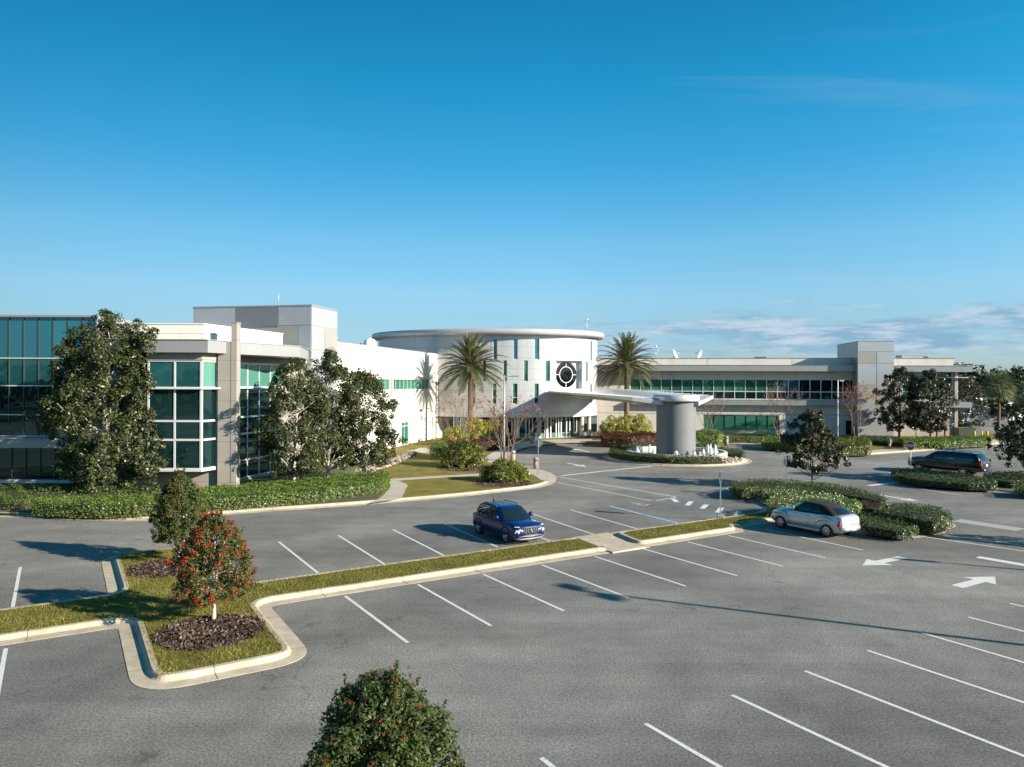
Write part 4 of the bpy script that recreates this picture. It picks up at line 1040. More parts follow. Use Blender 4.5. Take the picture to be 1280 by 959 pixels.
MG = 'magnolia trees round the building'
tree('magnolia_tree', 'tallest dark magnolia, pale trunk in the hedge before the teal glass wing', (-25.79, 46.2), 11.45, 2.6, tabf((0, .70), (.08, .98), (.3, .98), (.45, 1.0), (.6, .92), (.75, .98), (.85, .78), (.93, .42), (1, .10)), 21, 'leaf_magnolia', .215, 400, 84, .22, 'bark_pale', .85, lump=.34, tr=.125, group=MG, inner=.30,
     lobes=((-3.4, -.3, 5.3, 1.0, 18), (-3.0, .2, 4.4, 1.2, 16), (2.3, -.2, 9.9, .7, 14), (-2.3, .0, 9.3, .9, 14), (2.6, -.6, 2.2, 1.0, 18), (-1.6, -.5, 7.7, 1.2, 16), (-2.2, -.4, 1.9, .9, 14)), shoots=60)
tree('magnolia_tree', 'leftmost magnolia of the trio in front of the stair tower', (-14.57, 48.54), 8.6, 1.95, full, 22, 'leaf_magnolia', .205, 230, 78, .13, 'bark_pale', 1.15, tr=.155, lump=.34, group=MG, inner=.30, lobes=((-1.7, 0, 3.2, .8, 12),), shoots=40)
tree('magnolia_tree', 'middle and tallest magnolia of the trio in front of the stair tower', (-13.05, 51.58), 9.35, 1.95, full, 23, 'leaf_magnolia', .205, 230, 78, .13, 'bark_pale', 1.25, tr=.145, lump=.34, group=MG, inner=.30, shoots=40)
tree('magnolia_tree', 'right magnolia of the trio, its trunk before the long white wall', (-10.84, 53.3), 7.9, 2.1, full, 24, 'leaf_magnolia', .205, 240, 78, .13, 'bark_pale', 1.25, tr=.165, lump=.34, group=MG, inner=.30, lobes=((1.7, -.3, 3.2, .8, 12),), shoots=40)
tree('magnolia_tree', 'small bronze leaved magnolia growing out of the hedge bed behind the silver car', (21.13, 51.04), 5.1, 1.95, tabf((0, .55), (.12, .95), (.4, 1), (.65, .72), (.8, .62), (.95, .45), (1, .2)), 25, 'leaf_magnolia_bronze', .21, 190, 54, .07, 'bark', 1.15, tr=.155, lump=.45, group=MG, inner=.15, lobes=((-1.5, 0, 3.3, .5, 10), (1.7, 0, 1.9, .6, 12)), shoots=50)
tree('magnolia_tree', 'magnolia in front of the right stair tower, next to the bare red myrtle', (50.73, 95.02), 9.2, 2.7, full, 26, 'leaf_magnolia_bronze', .28, 260, 48, .15, 'bark', 1.4, tr=.15, lump=.34, group=MG, inner=.2, shoots=30)
tree('magnolia_tree', 'magnolia with forked trunk in front of the right wing end wall', (53.8, 93.26), 8.9, 2.5, full, 27, 'leaf_magnolia_bronze', .28, 260, 48, .15, 'bark', 1.5, tr=.15, lump=.34, group=MG, inner=.2, shoots=30)
tree('magnolia_tree', 'magnolia half hidden behind the right end corner of the building', (66.2, 106.0), 7.8, 2.6, full, 28, 'leaf_magnolia_bronze', .30, 180, 42, .14, 'bark', .5, tr=.2, lump=.24, group=MG, inner=.2)
tree('magnolia_tree', 'dark magnolia cut off by the right picture edge, over the island hedge', (38.2, 53.2), 6.0, 2.55, tabf((0, .5), (.15, .95), (.4, 1), (.7, .75), (.9, .5), (1, .2)), 29, 'leaf_magnolia_bronze', .21, 220, 52, .09, 'bark', 1.3, tr=.16, lump=.38, group=MG, inner=.15, shoots=30)

HG = 'berry laden holly trees in the parking lot'
tree('holly_tree', 'conical holly full of red berries in the mulch ring nearest the road bend', (-9.03, 22.05), 3.16, 1.14, dome, 31, 'leaf_holly_warm', .085, 320, 60, .07, 'bark_pale', .80, tr=.17, lump=.14, group=HG, berries=(4600, .017), inner=.3, aspect=.5, nlimb=50, shoots=60)
tree('holly_tree', 'greener conical holly behind the red berried one, at the far end of the bulb', (-13.42, 29.34), 3.55, 1.0, dome, 32, 'leaf_holly', .09, 400, 58, .07, 'bark_pale', .85, tr=.165, lump=.14, group=HG, berries=(800, .018), inner=.25, aspect=.5, nlimb=40, shoots=50)
tree('holly_tree', 'dark glossy holly top with scattered red berries at the bottom picture edge', (-1.72, 9.75), 3.24, 1.07, tabf((0, .8), (.15, 1), (.45, .98), (.6, .92), (.8, .74), (.92, .5), (1, .2)), 33, 'leaf_holly', .062, 1000, 60, .07, 'bark', .5, tr=.135, lump=.12, group=HG, berries=(2100, .0105), inner=.1, aspect=.5, fruit='berry_dark', shoots=170)
tree('holly_tree', 'holly outside the right edge whose shadow crosses the lane lines', (28.8, 32.0), 3.6, 1.2, dome, 34, 'leaf_holly', .11, 160, 40, .075, 'bark_pale', .8, tr=.2, lump=.14, group=HG, berries=(400, .02))

def myrtle(label, loc, height, spread, seed, leafn, lean=0):
    rg = np.random.default_rng(seed); t = thing('crape_myrtle', label, 'tree', (*loc, .14), 0, 'bare crape myrtles along the building')
    mb = MB(); tips = []
    def grow(p, d, l, r, lev):
        q = p + d * l; m_ = (p + q) / 2 + Vector(rg.normal(size=3) * .035 * l)
        mb.tube([p, m_, q], [r, r * .86, r * .72], 6 if lev < 2 else 4, 0, cap=lev == 0)
        tips.append((q, lev))
        if lev >= 5: return
        for _ in range(2 if lev else 3):
            e = (d + Vector(rg.normal(size=3)) * .36 + Vector((0, 0, .10))).normalized()
            grow(q, e, l * rg.uniform(.66, .88), r * .66, lev + 1)
        if lev > 1 and rg.uniform() < .5:
            e = (d + Vector(rg.normal(size=3)) * .6).normalized(); grow(m_, e, l * .6, r * .4, lev + 2)
    k = 4
    for i in range(k):
        a = 2 * PI * i / k + rg.uniform(-.3, .3); d = Vector((math.cos(a) * spread, math.sin(a) * spread, 1)).normalized()
        grow(Vector((.07 * math.cos(a), .07 * math.sin(a), -.14)), d, height * .30, .038 * height / 6 + .012, 0)
    mb.build('trunk', 'bark_myrtle', t, world=False, fix=False)
    ends = np.array([tuple(q) for q, l in tips if l >= 3]); k = rg.choice(len(ends), leafn)
    C = ends[k] + rg.normal(size=(leafn, 3)) * .09; Nn = unit(rg.normal(size=(leafn, 3)) + (0, 0, .4))
    V, F = leaf_quads(C, Nn, .17, .6, rg); np_mesh('crown', V, F, 'leaf_myrtle', t, world=False)
    return t
myrtle('bare crape myrtle rising from the round bush on the inner lawn', (-4.61, 66.82), 6.3, .30, 41, 330)
myrtle('bare crape myrtle with reddish leaves beside the lamp post and sidewalk', (-0.44, 61.47), 6.1, .27, 42, 420)
myrtle('bare crape myrtle just behind the fountain pillar, before the dark window', (26.0, 96.0), 6.0, .34, 43, 120)
myrtle('bare crape myrtle with a few red leaves left of the small bronze magnolia', (35.0, 95.2), 6.9, .30, 44, 190)
myrtle('red tinted crape myrtle before the silver stair tower of the right wing', (43.99, 92.75), 7.0, .22, 45, 420)

def date_palm(label, loc, hgt, seed, fl=4.3, nf=84):
    rg = np.random.default_rng(seed); t = thing('date_palm', label, 'palm tree', (*loc, .14), 0, 'date palms beside the rotunda')
    mb = MB(); k = 26; pts = [(0, 0, -.14 + (hgt + .14) * i / k) for i in range(k + 1)]
    rad = [(.42 if i < 2 else .335) + (.03 if i % 2 else 0) + (.16 * max(0, (i - k + 5) / 5)) for i in range(k + 1)]
    mb.tube(pts, rad, 14); mb.build('trunk', 'bark_palm', t, world=False, fix=False)
    V = []; F = []; idx = []; rach = MB()
    for i in range(nf):
        u_ = (i + .5) / nf; el = R(86 - 112 * u_ ** 1.05); az = i * 2.39996 + rg.normal() * .12; L_ = fl * rg.uniform(.88, 1.08) * (.86 + .2 * min(1, u_ * 2))
        d0 = np.array([math.cos(az) * math.cos(el), math.sin(az) * math.cos(el), math.sin(el)]); p = np.array([0, 0, hgt - .15 + .35 * (1 - u_)]) + d0 * .25
        st = 16; P_ = [p]; T_ = [d0]
        dirn = d0.copy()
        for s in range(st):
            dirn = dirn + np.array([0, 0, -1]) * (.052 + .040 * s / st) * (1.0 if el > 0 else .7); dirn /= np.linalg.norm(dirn)
            p = p + dirn * L_ / st; P_.append(p); T_.append(dirn)
        rach.tube([tuple(q) for q in P_[::3] + [P_[-1]]], [.035, .03, .025, .018, .012, .008, .006][:len(P_[::3]) + 1], 4, 0, cap=False)
        side = np.cross(T_[4], (0, 0, 1.0)); side /= np.linalg.norm(side) + 1e-9
        for s in np.arange(1.0, st, .26):
            j = int(s); f = s - j; c = P_[j] * (1 - f) + P_[j + 1] * f; tg = T_[j]; upv = np.cross(side, tg)
            ll = .62 * math.sin(PI * min(1, (s / st) * .86 + .13)) ** .6 * rg.uniform(.85, 1.1)
            for sg in (-1, 1):
                dl = side * sg * .78 + tg * .62 + upv * rg.uniform(.05, .38); dl /= np.linalg.norm(dl); w = tg * .034
                tip = c + dl * ll - np.array([0, 0, .10 * ll]); md = c + dl * ll * .5
                o = len(V); V += [c - w * .5, c + w * .5, md + w, tip, md - w]; F.append((o, o + 1, o + 2, o + 3)); F.append((o, o + 2, o + 3, o + 4))
    rach.build('frond_stalk', 'palm_dead', t, world=False, fix=False)
    F2 = []
    np_mesh('crown', np.array(V), np.array(F), 'palm_leaf', t, world=False)
    return t
date_palm('date palm before the white wall and rotunda, its frond shadow on the wall', (-5.0, 88.0), 8.9, 51, 4.4)
date_palm('date palm behind the canopy, between rotunda and right wing', (15.9, 100.6), 9.75, 52, 4.7)

def sabal(label, loc, hgt, seed, r=1.5):
    rg = np.random.default_rng(seed); t = thing('cabbage_palm', label, 'palm tree', (*loc, 0), 0, 'fan palms beyond the building')
    mb = MB(); mb.tube([(0, 0, -.1), (.1, 0, hgt * .5), (0, 0, hgt)], [.26, .2, .2], 10); mb.build('trunk', 'bark_palm', t, world=False, fix=False)
    V = []; F = []
    for i in range(40):
        u_ = i / 40; el = R(80 - 135 * u_); az = i * 2.4; d = np.array([math.cos(az) * math.cos(el), math.sin(az) * math.cos(el), math.sin(el)])
        c = np.array([0, 0, hgt]) + d * r * .55; s = np.cross(d, (0, 0, 1.0)); s /= np.linalg.norm(s) + 1e-6; up = np.cross(s, d)
        for k in range(-6, 7):
            a = k * .24; dl = d * math.cos(a) + s * math.sin(a); tip = c + dl * r * rg.uniform(.8, 1.0) - np.array([0, 0, .35 * r * (.4 + abs(k) / 8)]); w = (s * math.cos(a) - d * math.sin(a)) * .075
            m_ = c + dl * r * .5; o = len(V); V += [c, m_ + w, tip, m_ - w]; F.append((o, o + 1, o + 2, o + 3))
    np_mesh('crown', np.array(V), np.array(F), 'palm_leaf', t, world=False)
sabal('fan palm standing clear behind the round white sign at the far right', (84.5, 126), 6.9, 61, 2.4)
sabal('fan palm farther right, partly behind the picture edge magnolia', (92, 129), 5.6, 62, 2.3)
sabal('low fan palm left of the others, next to the building corner', (83.5, 140), 6.0, 63, 2.2)

# hedges: clipped bodies covered in small leaves
def hedge(name, label, poly, h, leaf, seed, lsize=.10, dens=130, group=None, cat='hedge', flowers=0, bumpy=.085, z0=.14, core=.2):
    if area(poly) < 0: poly = poly[::-1]
    rg = np.random.default_rng(seed); xs = np.array(poly); c0 = xs.mean(0)
    t = thing(name, label, cat, (float(c0[0]), float(c0[1]), z0), 0, group)
    loc = [(p[0] - c0[0], p[1] - c0[1]) for p in poly]
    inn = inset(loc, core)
    cb = MB(); cb.prism(inn, 0, h - .20); cb.build('stems', 'hedge_core', t, world=False)  # solid core, coloured dark for the shade among the stems
    A = abs(area(loc)); n_top = int(A * dens * 1.6); lo = np.array(loc).min(0); hi = np.array(loc).max(0); pts = []
    while len(pts) < n_top:
        p = rg.uniform(lo, hi)
        if inside(p, loc): pts.append(p)
    pts = np.array(pts) if pts else np.zeros((0, 2))
    patch = np.sin(pts[:, 0] * 3.1 + seed) * np.sin(pts[:, 1] * 3.7 + 2 * seed) + .7 * np.sin(pts[:, 0] * 8.3 - pts[:, 1] * 6.1) + rg.normal(size=len(pts)) * .5
    pts = pts[patch > -1.3]     # thin spots where the dark inside shows
    wave = lambda x, y: bumpy * (np.sin(x * 2.1 + seed) + np.sin(y * 2.7 + seed * 2) + .8 * np.sin(x * 5.3 + y * 4.1)) * .6
    zt = h + wave(pts[:, 0], pts[:, 1]) + rg.normal(size=len(pts)) * .05 - rg.uniform(0, .12, len(pts)) - .14 * np.exp(-edge_d(pts, loc) / .12)
    C = [np.column_stack([pts, zt])]; Nn = [unit(np.column_stack([rg.normal(size=(len(pts), 2)) * .55, np.full(len(pts), 1.0)]))]
    for i in range(len(loc)):
        a = np.array(loc[i]); b = np.array(loc[(i + 1) % len(loc)]); l = np.linalg.norm(b - a)
        if l < .02: continue
        k = int(l * h * dens * 1.1); q = rg.uniform(0, 1, k); nn = np.array([(b - a)[1], -(b - a)[0]]) / l
        pos = a + (b - a) * q[:, None]; z = rg.uniform(.02, h, k); bul = .05 * np.sin(pos[:, 0] * 3 + pos[:, 1] * 2.3 + z * 4) - .10 * np.clip((z - h + .15) / .15, 0, 1) + rg.normal(size=k) * .035
        C.append(np.column_stack([pos + nn * bul[:, None], z])); Nn.append(unit(np.column_stack([np.tile(nn, (k, 1)), np.full(k, .35)]) + rg.normal(size=(k, 3)) * .5))
    C = np.concatenate(C); Nn = np.concatenate(Nn)
    V, F = leaf_quads(C, Nn, lsize, .6, rg); np_mesh('foliage', V, F, leaf, t, world=False)
    if flowers:
        k = rg.choice(len(C), flowers); V, F = leaf_quads(C[k] + Nn[k] * .05, unit(Nn[k] + rg.normal(size=(flowers, 3)) * .4), .085, .9, rg); tag(np_mesh('flowers', V, F, 'flower', t, world=False), kind='stuff')
    return t

def bush(name, label, loc, r, h, leaf, seed, lsize=.16, tufts=70, per=40, group=None, sq=1.0, cat='bush', flowers=0, z0=.14, rz=0):
    rg = np.random.default_rng(seed); t = thing(name, label, cat, (*loc, z0), rz, group)
    p = crown_points(tufts, lambda x: max(.05, 1 - x ** 2.6) ** .5 * min(1, .72 + x), rg, .18, .3)
    cen = np.stack([p[:, 0] * r, p[:, 1] * r * sq, .05 + p[:, 2] * (h - .15)], 1); out = unit(cen - (0, 0, h * .25))
    C, Nn = rosettes(cen, out, per, np.full(len(cen), .16 * (r + h) / 2 + .06), rg)
    C[:, 2] = np.maximum(C[:, 2], .02)
    V, F = leaf_quads(C, Nn, lsize, .42, rg); np_mesh('foliage', V, F, leaf, t, world=False)
    mb = MB()
    for q in cen[rg.choice(len(cen), 14)]: mb.tube([(q[0] * .12, q[1] * .12, -.1), (q[0] * .6, q[1] * .6, q[2] * .6), tuple(q)], [.03, .02, .008], 4, 0, cap=False)
    mb.build('stems', 'bark', t, world=False, fix=False)
    if flowers:
        k = rg.choice(len(C), flowers); V, F = leaf_quads(C[k], Nn[k], lsize * .8, .9, rg); tag(np_mesh('flowers', V, F, 'flower', t, world=False), kind='stuff')
    return t

H1 = 'hedges along the drive in front of the building'
hedge('clipped_hedge', 'bright clipped hedge nearest the kerb, below the tallest magnolia', arc_round([(-26.27, 39.76), (-24.39, 40.65), (-19.96, 41.5), (-18.64, 39.02), (-20.04, 38.34), (-22.26, 38.15), (-25.4, 38.58)], .35), .82, 'leaf_hedge', 71, .10, 170, H1)
hedge('ground_cover_hedge', 'loose dark hedge shaded by the tallest magnolia, against the glass wing', [(-35.72, 46.33), (-29.71, 46.51), (-25.17, 46.65), (-22.68, 46.72), (-22.1, 45.52), (-26.59, 44.23), (-28.65, 43.07), (-27.13, 40.39), (-28.44, 40.36), (-31.26, 40.55)], .55, 'leaf_hedge_dark', 72, .13, 70, H1, bumpy=.16)
hedge('clipped_hedge', 'long deep hedge from the fin wall to the concrete walk, under three magnolias', arc_round([(-21.14, 44.36), (-18.84, 45.27), (-16.15, 47.34), (-13.26, 50.24), (-10.56, 53.98), (-9.38, 54.02), (-8.8, 52.15), (-8.48, 49.15), (-8.75, 46.83), (-11.48, 43.5), (-14.54, 41.3), (-16.61, 40.26), (-18.92, 39.8)], .3), .72, 'leaf_hedge', 73, .11, 120, H1, bumpy=.10)
H2 = 'hedges in the bed behind the silver car'
hedge('clipped_hedge', 'long dark hedge at the back of the silver car bed, round the small magnolia', arc_round([(14.22, 47.51), (16.19, 49.7), (18.89, 49.59), (21.07, 47.72), (21.99, 45.28), (22.01, 42.6), (21.04, 40.74), (20.65, 42.72), (19.77, 44.56), (18.22, 45.85), (15.99, 45.96), (14.34, 45.56)], .4), .72, 'leaf_hedge_dark', 74, .095, 150, H2)
hedge('flowering_hedge', 'thin white flowered hedge row in the middle of the silver car bed', arc_round([(15.88, 45.95), (17.45, 45.82), (19.43, 44.55), (19.9, 42.71), (19.34, 42.12), (18.33, 43.12), (16.64, 43.69), (15.45, 44.28)], .3), .58, 'leaf_hedge', 75, .09, 150, H2, flowers=420)
hedge('flowering_hedge', 'white flowered hedge row right behind the silver car roof', arc_round([(14.57, 41.23), (16.05, 42.13), (17.69, 42.17), (19.17, 41.35), (19.4, 40.39), (18.64, 38.82), (17.55, 38.31), (16.04, 39.26), (13.85, 38.95)], .35), .78, 'leaf_hedge', 76, .095, 150, H2, flowers=420)
hedge('clipped_hedge', 'low bronze hedge block between the flowered rows and the right hedge', arc_round([(20.35, 42.19), (21.57, 41.93), (20.73, 40.04), (20.11, 39.27), (19.36, 40.13)], .4), .55, 'leaf_hedge_brown', 77, .08, 190, H2)
hedge('clipped_hedge', 'wide green hedge with rounded right end at the tip of the bed', arc_round([(18.72, 37.69), (20.27, 39.07), (21.28, 39.74), (22.72, 39.14), (22.54, 37.2), (21.56, 35.64), (20.35, 34.79), (19.68, 36.02)], .5), .80, 'leaf_hedge_dark', 78, .095, 160, H2)
hedge('clipped_hedge', 'low green hedge in front, just right of the silver car tail', arc_round([(18.29, 38.26), (18.99, 38.05), (19.48, 34.87), (18.91, 33.92), (17.91, 33.8), (17.03, 35.21)], .4), .55, 'leaf_hedge_dark', 79, .095, 160, H2)
H3 = 'hedges in front of the black car'
hedge('clipped_hedge', 'long dark hedge in front of the black car, round the stop sign post', arc_round([(29.67, 56.74), (31.93, 57.88), (33.59, 55.36), (33.79, 50.63), (32.89, 49.2), (31.16, 49.54), (29.0, 51.53), (28.59, 53.98)], .4), .62, 'leaf_hedge_dark', 80, .10, 140, H3)
hedge('clipped_hedge', 'dark hedge behind the black car tail, running out of the picture', arc_round([(35.48, 54.69), (37.51, 55.74), (43.0, 55.68), (39.97, 51.04), (34.62, 50.45), (34.51, 52.14)], .4), .62, 'leaf_hedge_dark', 81, .11, 110, H3)
hedge('clipped_hedge', 'small dark hedge at the right picture edge below the magnolia', arc_round([(33.98, 49.04), (37.51, 48.57), (35.78, 45.67), (32.6, 46.61)], .4), .62, 'leaf_hedge_dark', 82, .10, 110, H3)
# fountain ring: two pieces with the stone gap between
ringpoly = lambda a0, a1, r0=4.95, r1=6.45: [(FC[0] + r1 * math.cos(R(a)), FC[1] + r1 * math.sin(R(a))) for a in np.linspace(a0, a1, 40)] + [(FC[0] + r0 * math.cos(R(a)), FC[1] + r0 * math.sin(R(a))) for a in np.linspace(a1, a0, 40)]
hedge('round_hedge', 'ring shaped clipped hedge round the fountain basin with a stone filled gap', ringpoly(-20, 300), .72, 'leaf_hedge_dark', 83, .10, 130)
# around the entrance and along the wings
hedge('clipped_hedge', 'small square clipped hedge on the inner lawn by the white wall', arc_round([(-8.06, 71.96), (-6.78, 73.49), (-6.09, 69.3), (-6.04, 67.16), (-7.34, 67.52)], .3), 1.30, 'leaf_hedge', 84, .11, 130)
bush('variegated_bush', 'large round green and yellow bush at the foot of a bare myrtle', (-4.17, 62.48), 1.95, 2.1, 'leaf_mix', 85, .22, 120, 44, 'variegated bushes on the entrance lawn')
bush('variegated_bush', 'lower green and yellow bush beside the sidewalk and stop sign', (-0.56, 53.41), 1.75, 1.5, 'leaf_mix', 86, .20, 110, 44, 'variegated bushes on the entrance lawn', sq=.75)
cg = 'yellow shrubs beside the entrance'
for i, (at, r, h, lb) in enumerate((((-6.68, 83.36), 1.3, 2.2, 'yellow green shrub next to the square clipped hedge'), ((-4.5, 85.6), 1.6, 3.0, 'tall yellow shrub behind the left bare myrtle'), ((-2.65, 86.8), 1.7, 3.0, 'tall yellow shrub between the two bare myrtles left of the entrance'))):
    bush('yellow_shrub', lb, at, r, h, 'leaf_croton', 90 + i, .24, 70, 34, cg)
for i, (at, r, h, lb) in enumerate((((13.13, 94.3), 1.35, 2.9, 'leftmost yellow shrub of the three behind the red hedge'), ((14.81, 94.39), 1.6, 3.1, 'middle yellow shrub of the three behind the red hedge, under the palm'), ((16.7, 94.49), 1.45, 3.0, 'rightmost yellow shrub of the three, next to the fountain pillar'))):
    bush('yellow_shrub', lb, at, r, h, 'leaf_croton', 94 + i, .26, 80, 34, cg)
hedge('red_hedge', 'dark red shrub hedge left of the entrance behind the variegated bush', [(-7.11, 78.92), (-3.56, 81.33), (0.03, 85.1), (0.03, 79.85), (-3.32, 76.01), (-6.65, 73.91)], .95, 'leaf_red', 98, .16, 70, 'red shrub hedges', bumpy=.2)
hedge('red_hedge', 'dark red shrub hedge right of the entrance, under the yellow shrubs', [(11.01, 88.93), (14.77, 89.16), (18.65, 90.82), (17.52, 85.32), (13.59, 82.02), (10.57, 82.45)], 1.1, 'leaf_red', 99, .17, 70, 'red shrub hedges', bumpy=.2)
bush('round_shrub', 'small dark clipped shrub between the entrance column and the yellow shrubs', (12.52, 97.67), .9, 2.0, 'leaf_hedge_dark', 100, .16, 40, 40)
hedge('flowering_hedge', 'pale flowered shrub hedge right of the fountain pillar, below the bare myrtle', [(22.53, 90.34), (25.69, 92.01), (25.15, 86.35), (23.3, 81.85), (20.38, 81.69)], 1.35, 'leaf_hedge', 101, .16, 80, None, flowers=260, bumpy=.2)
wg = 'shrub hedges below the right wing windows'
hedge('shrub_hedge', 'thin dark hedge below the ground floor windows of the right wing', [(26.37, 90.19), (32.2, 91.2), (31.25, 88.51), (25.6, 87.55)], .6, 'leaf_hedge_dark', 102, .15, 60, wg, bumpy=.15)
hedge('shrub_hedge', 'loose green hedge under the bare myrtle left of the small magnolia', [(29.44, 85.53), (33.11, 85.74), (33.0, 82.18), (30.51, 77.24), (27.7, 79.69)], 1.0, 'leaf_hedge', 103, .16, 70, wg, bumpy=.2)
hedge('shrub_hedge', 'yellowish green hedge under the red tinted myrtle and stair tower', [(36.34, 82.36), (40.36, 83.15), (39.24, 79.23), (36.11, 73.23), (32.65, 72.18)], 1.05, 'leaf_mix', 104, .17, 70, wg, bumpy=.2)
hedge('clipped_hedge', 'dark low hedge against the silver stair tower, behind the fire hydrant', [(44.53, 93.02), (47.75, 91.15), (47.31, 86.65), (44.88, 83.03), (42.4, 86.39)], .7, 'leaf_hedge_dark', 105, .14, 70, wg)
hedge('clipped_hedge', 'long pale green hedge by the sidewalk, from the hydrant to the yellow posts', [(46.59, 86.56), (54.31, 89.53), (59.48, 90.49), (55.84, 84.66), (48.18, 80.89), (43.19, 79.58)], .85, 'leaf_hedge', 106, .15, 80, wg, bumpy=.12)

# grass: blades where one can see them, densest on the near median
def grass(poly, n, seed, h=(.035, .09), w=.016, bias=None):
    rg = np.random.default_rng(seed); lo = np.array(poly).min(0); hi = np.array(poly).max(0); P_ = []
    while len(P_) < n:
        p = rg.uniform(lo, hi)
        if inside(p, poly) and (bias is None or bias(p)): P_.append(p)
    P_ = np.array(P_); k = len(P_); a = rg.uniform(0, 6.28, k); hh = rg.uniform(*h, k); d = np.column_stack([np.cos(a), np.sin(a), np.zeros(k)]) * (w * rg.uniform(.6, 1.4, k) / 2)[:, None]
    b_ = np.column_stack([P_, np.full(k, .13)]); tip = b_ + np.column_stack([rg.normal(size=(k, 2)) * .045, hh])
    V = np.stack([b_ - d, b_ + d, tip], 1).reshape(-1, 3)
    return V
rings = [((-8.68, 21.01), 1.38), ((-13.26, 28.16), 1.38)]
nomulch = lambda p: all((p[0] - c[0]) ** 2 + (p[1] - c[1]) ** 2 > r * r * RNG.uniform(.8, 1.1) for c, r in rings)
i1 = offset(isl1 if area(isl1) > 0 else isl1[::-1], .62)
V = [grass([p for p in i1 if True], 90, 1)]
bul = [lot(*p) for p in ((-6.3, 4.6), (-3.1, 4.5), (-3.0, -.8), (-3.0, -10.2), (-6.3, -10.2))]
V.append(grass(bul, 30000, 2, bias=nomulch)); V.append(grass([lot(-3, -.82), lot(11.8, -.82), lot(11.8, -2.75), lot(-3, -2.75)], 20000, 3))
V.append(grass([lot(-13, -1.02), lot(-6.3, -1.02), lot(-6.3, -3.7), lot(-13, -3.7)], 11000, 4)); V.append(grass([lot(14.6, -.85), lot(21, -.9), lot(25, -1.7), lot(25, -2.7), lot(15.2, -2.75)], 9000, 5))
V = np.concatenate(V); tag(np_mesh('grass', V, np.arange(len(V)).reshape(-1, 3), 'blade'), kind='stuff')

# beyond the building
def far_tree(name, label, loc, h, r, seed, leaf='leaf_far', tufts=120, per=44, ls=.55, z=0):
    t = tree(name, label, loc, h, r, lambda x: roundish(.1 + .84 * x), seed, leaf, ls, tufts, per, .25, 'bark', h * .18, aspect=.7, tr=.55 / 1.0 * 1.6 * r / h * .55, lump=.3, inner=.1, group='trees beyond the right end of the building', nlimb=10)
    t.location.z = z
    return t
for i, (x, y, h, r, lf, lb) in enumerate(((77, 150, 7.4, 4.6, 'leaf_far', 'dark round oak right behind the building corner, beyond the lot'),
                                          (88, 158, 8.2, 5.0, 'leaf_far_olive', 'olive green tree beyond the fan palms, left of the white block'),
                                          (101, 150, 7.0, 4.8, 'leaf_far_olive', 'pale olive tree above the clear standing fan palm'),
                                          (112, 165, 9.5, 6.0, 'leaf_far', 'large dark oak behind the low white block at the far right'),
                                          (126, 176, 11.5, 7, 'leaf_far', 'tallest far oak at the right picture edge, on the skyline'),
                                          (136, 220, 11, 7, 'leaf_far', 'far oak on the skyline right of the building end'))):
    far_tree('oak_tree', lb, (x, y), h, r, 120 + i, lf)
rg = np.random.default_rng(77); cs = []; rs = []
for k in range(760):     # the woods round the horizon, in front and behind
    a = rg.uniform(0, 2 * PI)
    if k < 250: a = R(rg.uniform(42, 75))
    d = rg.uniform(230, 420) if k < 250 else rg.uniform(85, 220)
    if k >= 250 and math.sin(a) > .3: d = rg.uniform(220, 420)
    hh = rg.uniform(6, 11) + (4 if k < 250 and d > 330 else 0)
    for _ in range(9 if k < 250 else 5): cs.append((d * math.cos(a) + rg.normal() * 4, d * math.sin(a) + rg.normal() * 4, hh * rg.uniform(.25, 1.0))); rs.append(rg.uniform(1.6, 3.2))
cs = np.array(cs); C, Nn = rosettes(cs, np.tile((0, -.3, .8), (len(cs), 1)), 26, np.array(rs), rg); V, F = leaf_quads(C, Nn, 1.7, .7, rg)
tag(np_mesh('woodland', V, F, 'leaf_far'), kind='stuff')

# ------------------------------------------------------------------ vehicles
def lerp_tab(tab, x):
    """Smooth lookup in rows (x, a, b, c ...)."""
    if x <= tab[0][0]: return tab[0][1:]
    if x >= tab[-1][0]: return tab[-1][1:]
    for i in range(len(tab) - 1):
        a, b = tab[i], tab[i + 1]
        if a[0] <= x <= b[0]:
            t = (x - a[0]) / (b[0] - a[0]); h = b[0] - a[0]; out = []
            for k in range(1, len(a)):
                d = (b[k] - a[k]) / h
                m0 = d if i == 0 else (d + (a[k] - tab[i - 1][k]) / (a[0] - tab[i - 1][0])) / 2
                m1 = d if i + 2 >= len(tab) else (d + (tab[i + 2][k] - b[k]) / (tab[i + 2][0] - b[0])) / 2
                m0 = math.copysign(min(abs(m0), 2.5 * abs(d)), d) if d * m0 > 0 else 0; m1 = math.copysign(min(abs(m1), 2.5 * abs(d)), d) if d * m1 > 0 else 0
                t2, t3 = t * t, t ** 3
                out.append((2 * t3 - 3 * t2 + 1) * a[k] + (t3 - 2 * t2 + t) * h * m0 + (-2 * t3 + 3 * t2) * b[k] + (t3 - t2) * h * m1)
            return out

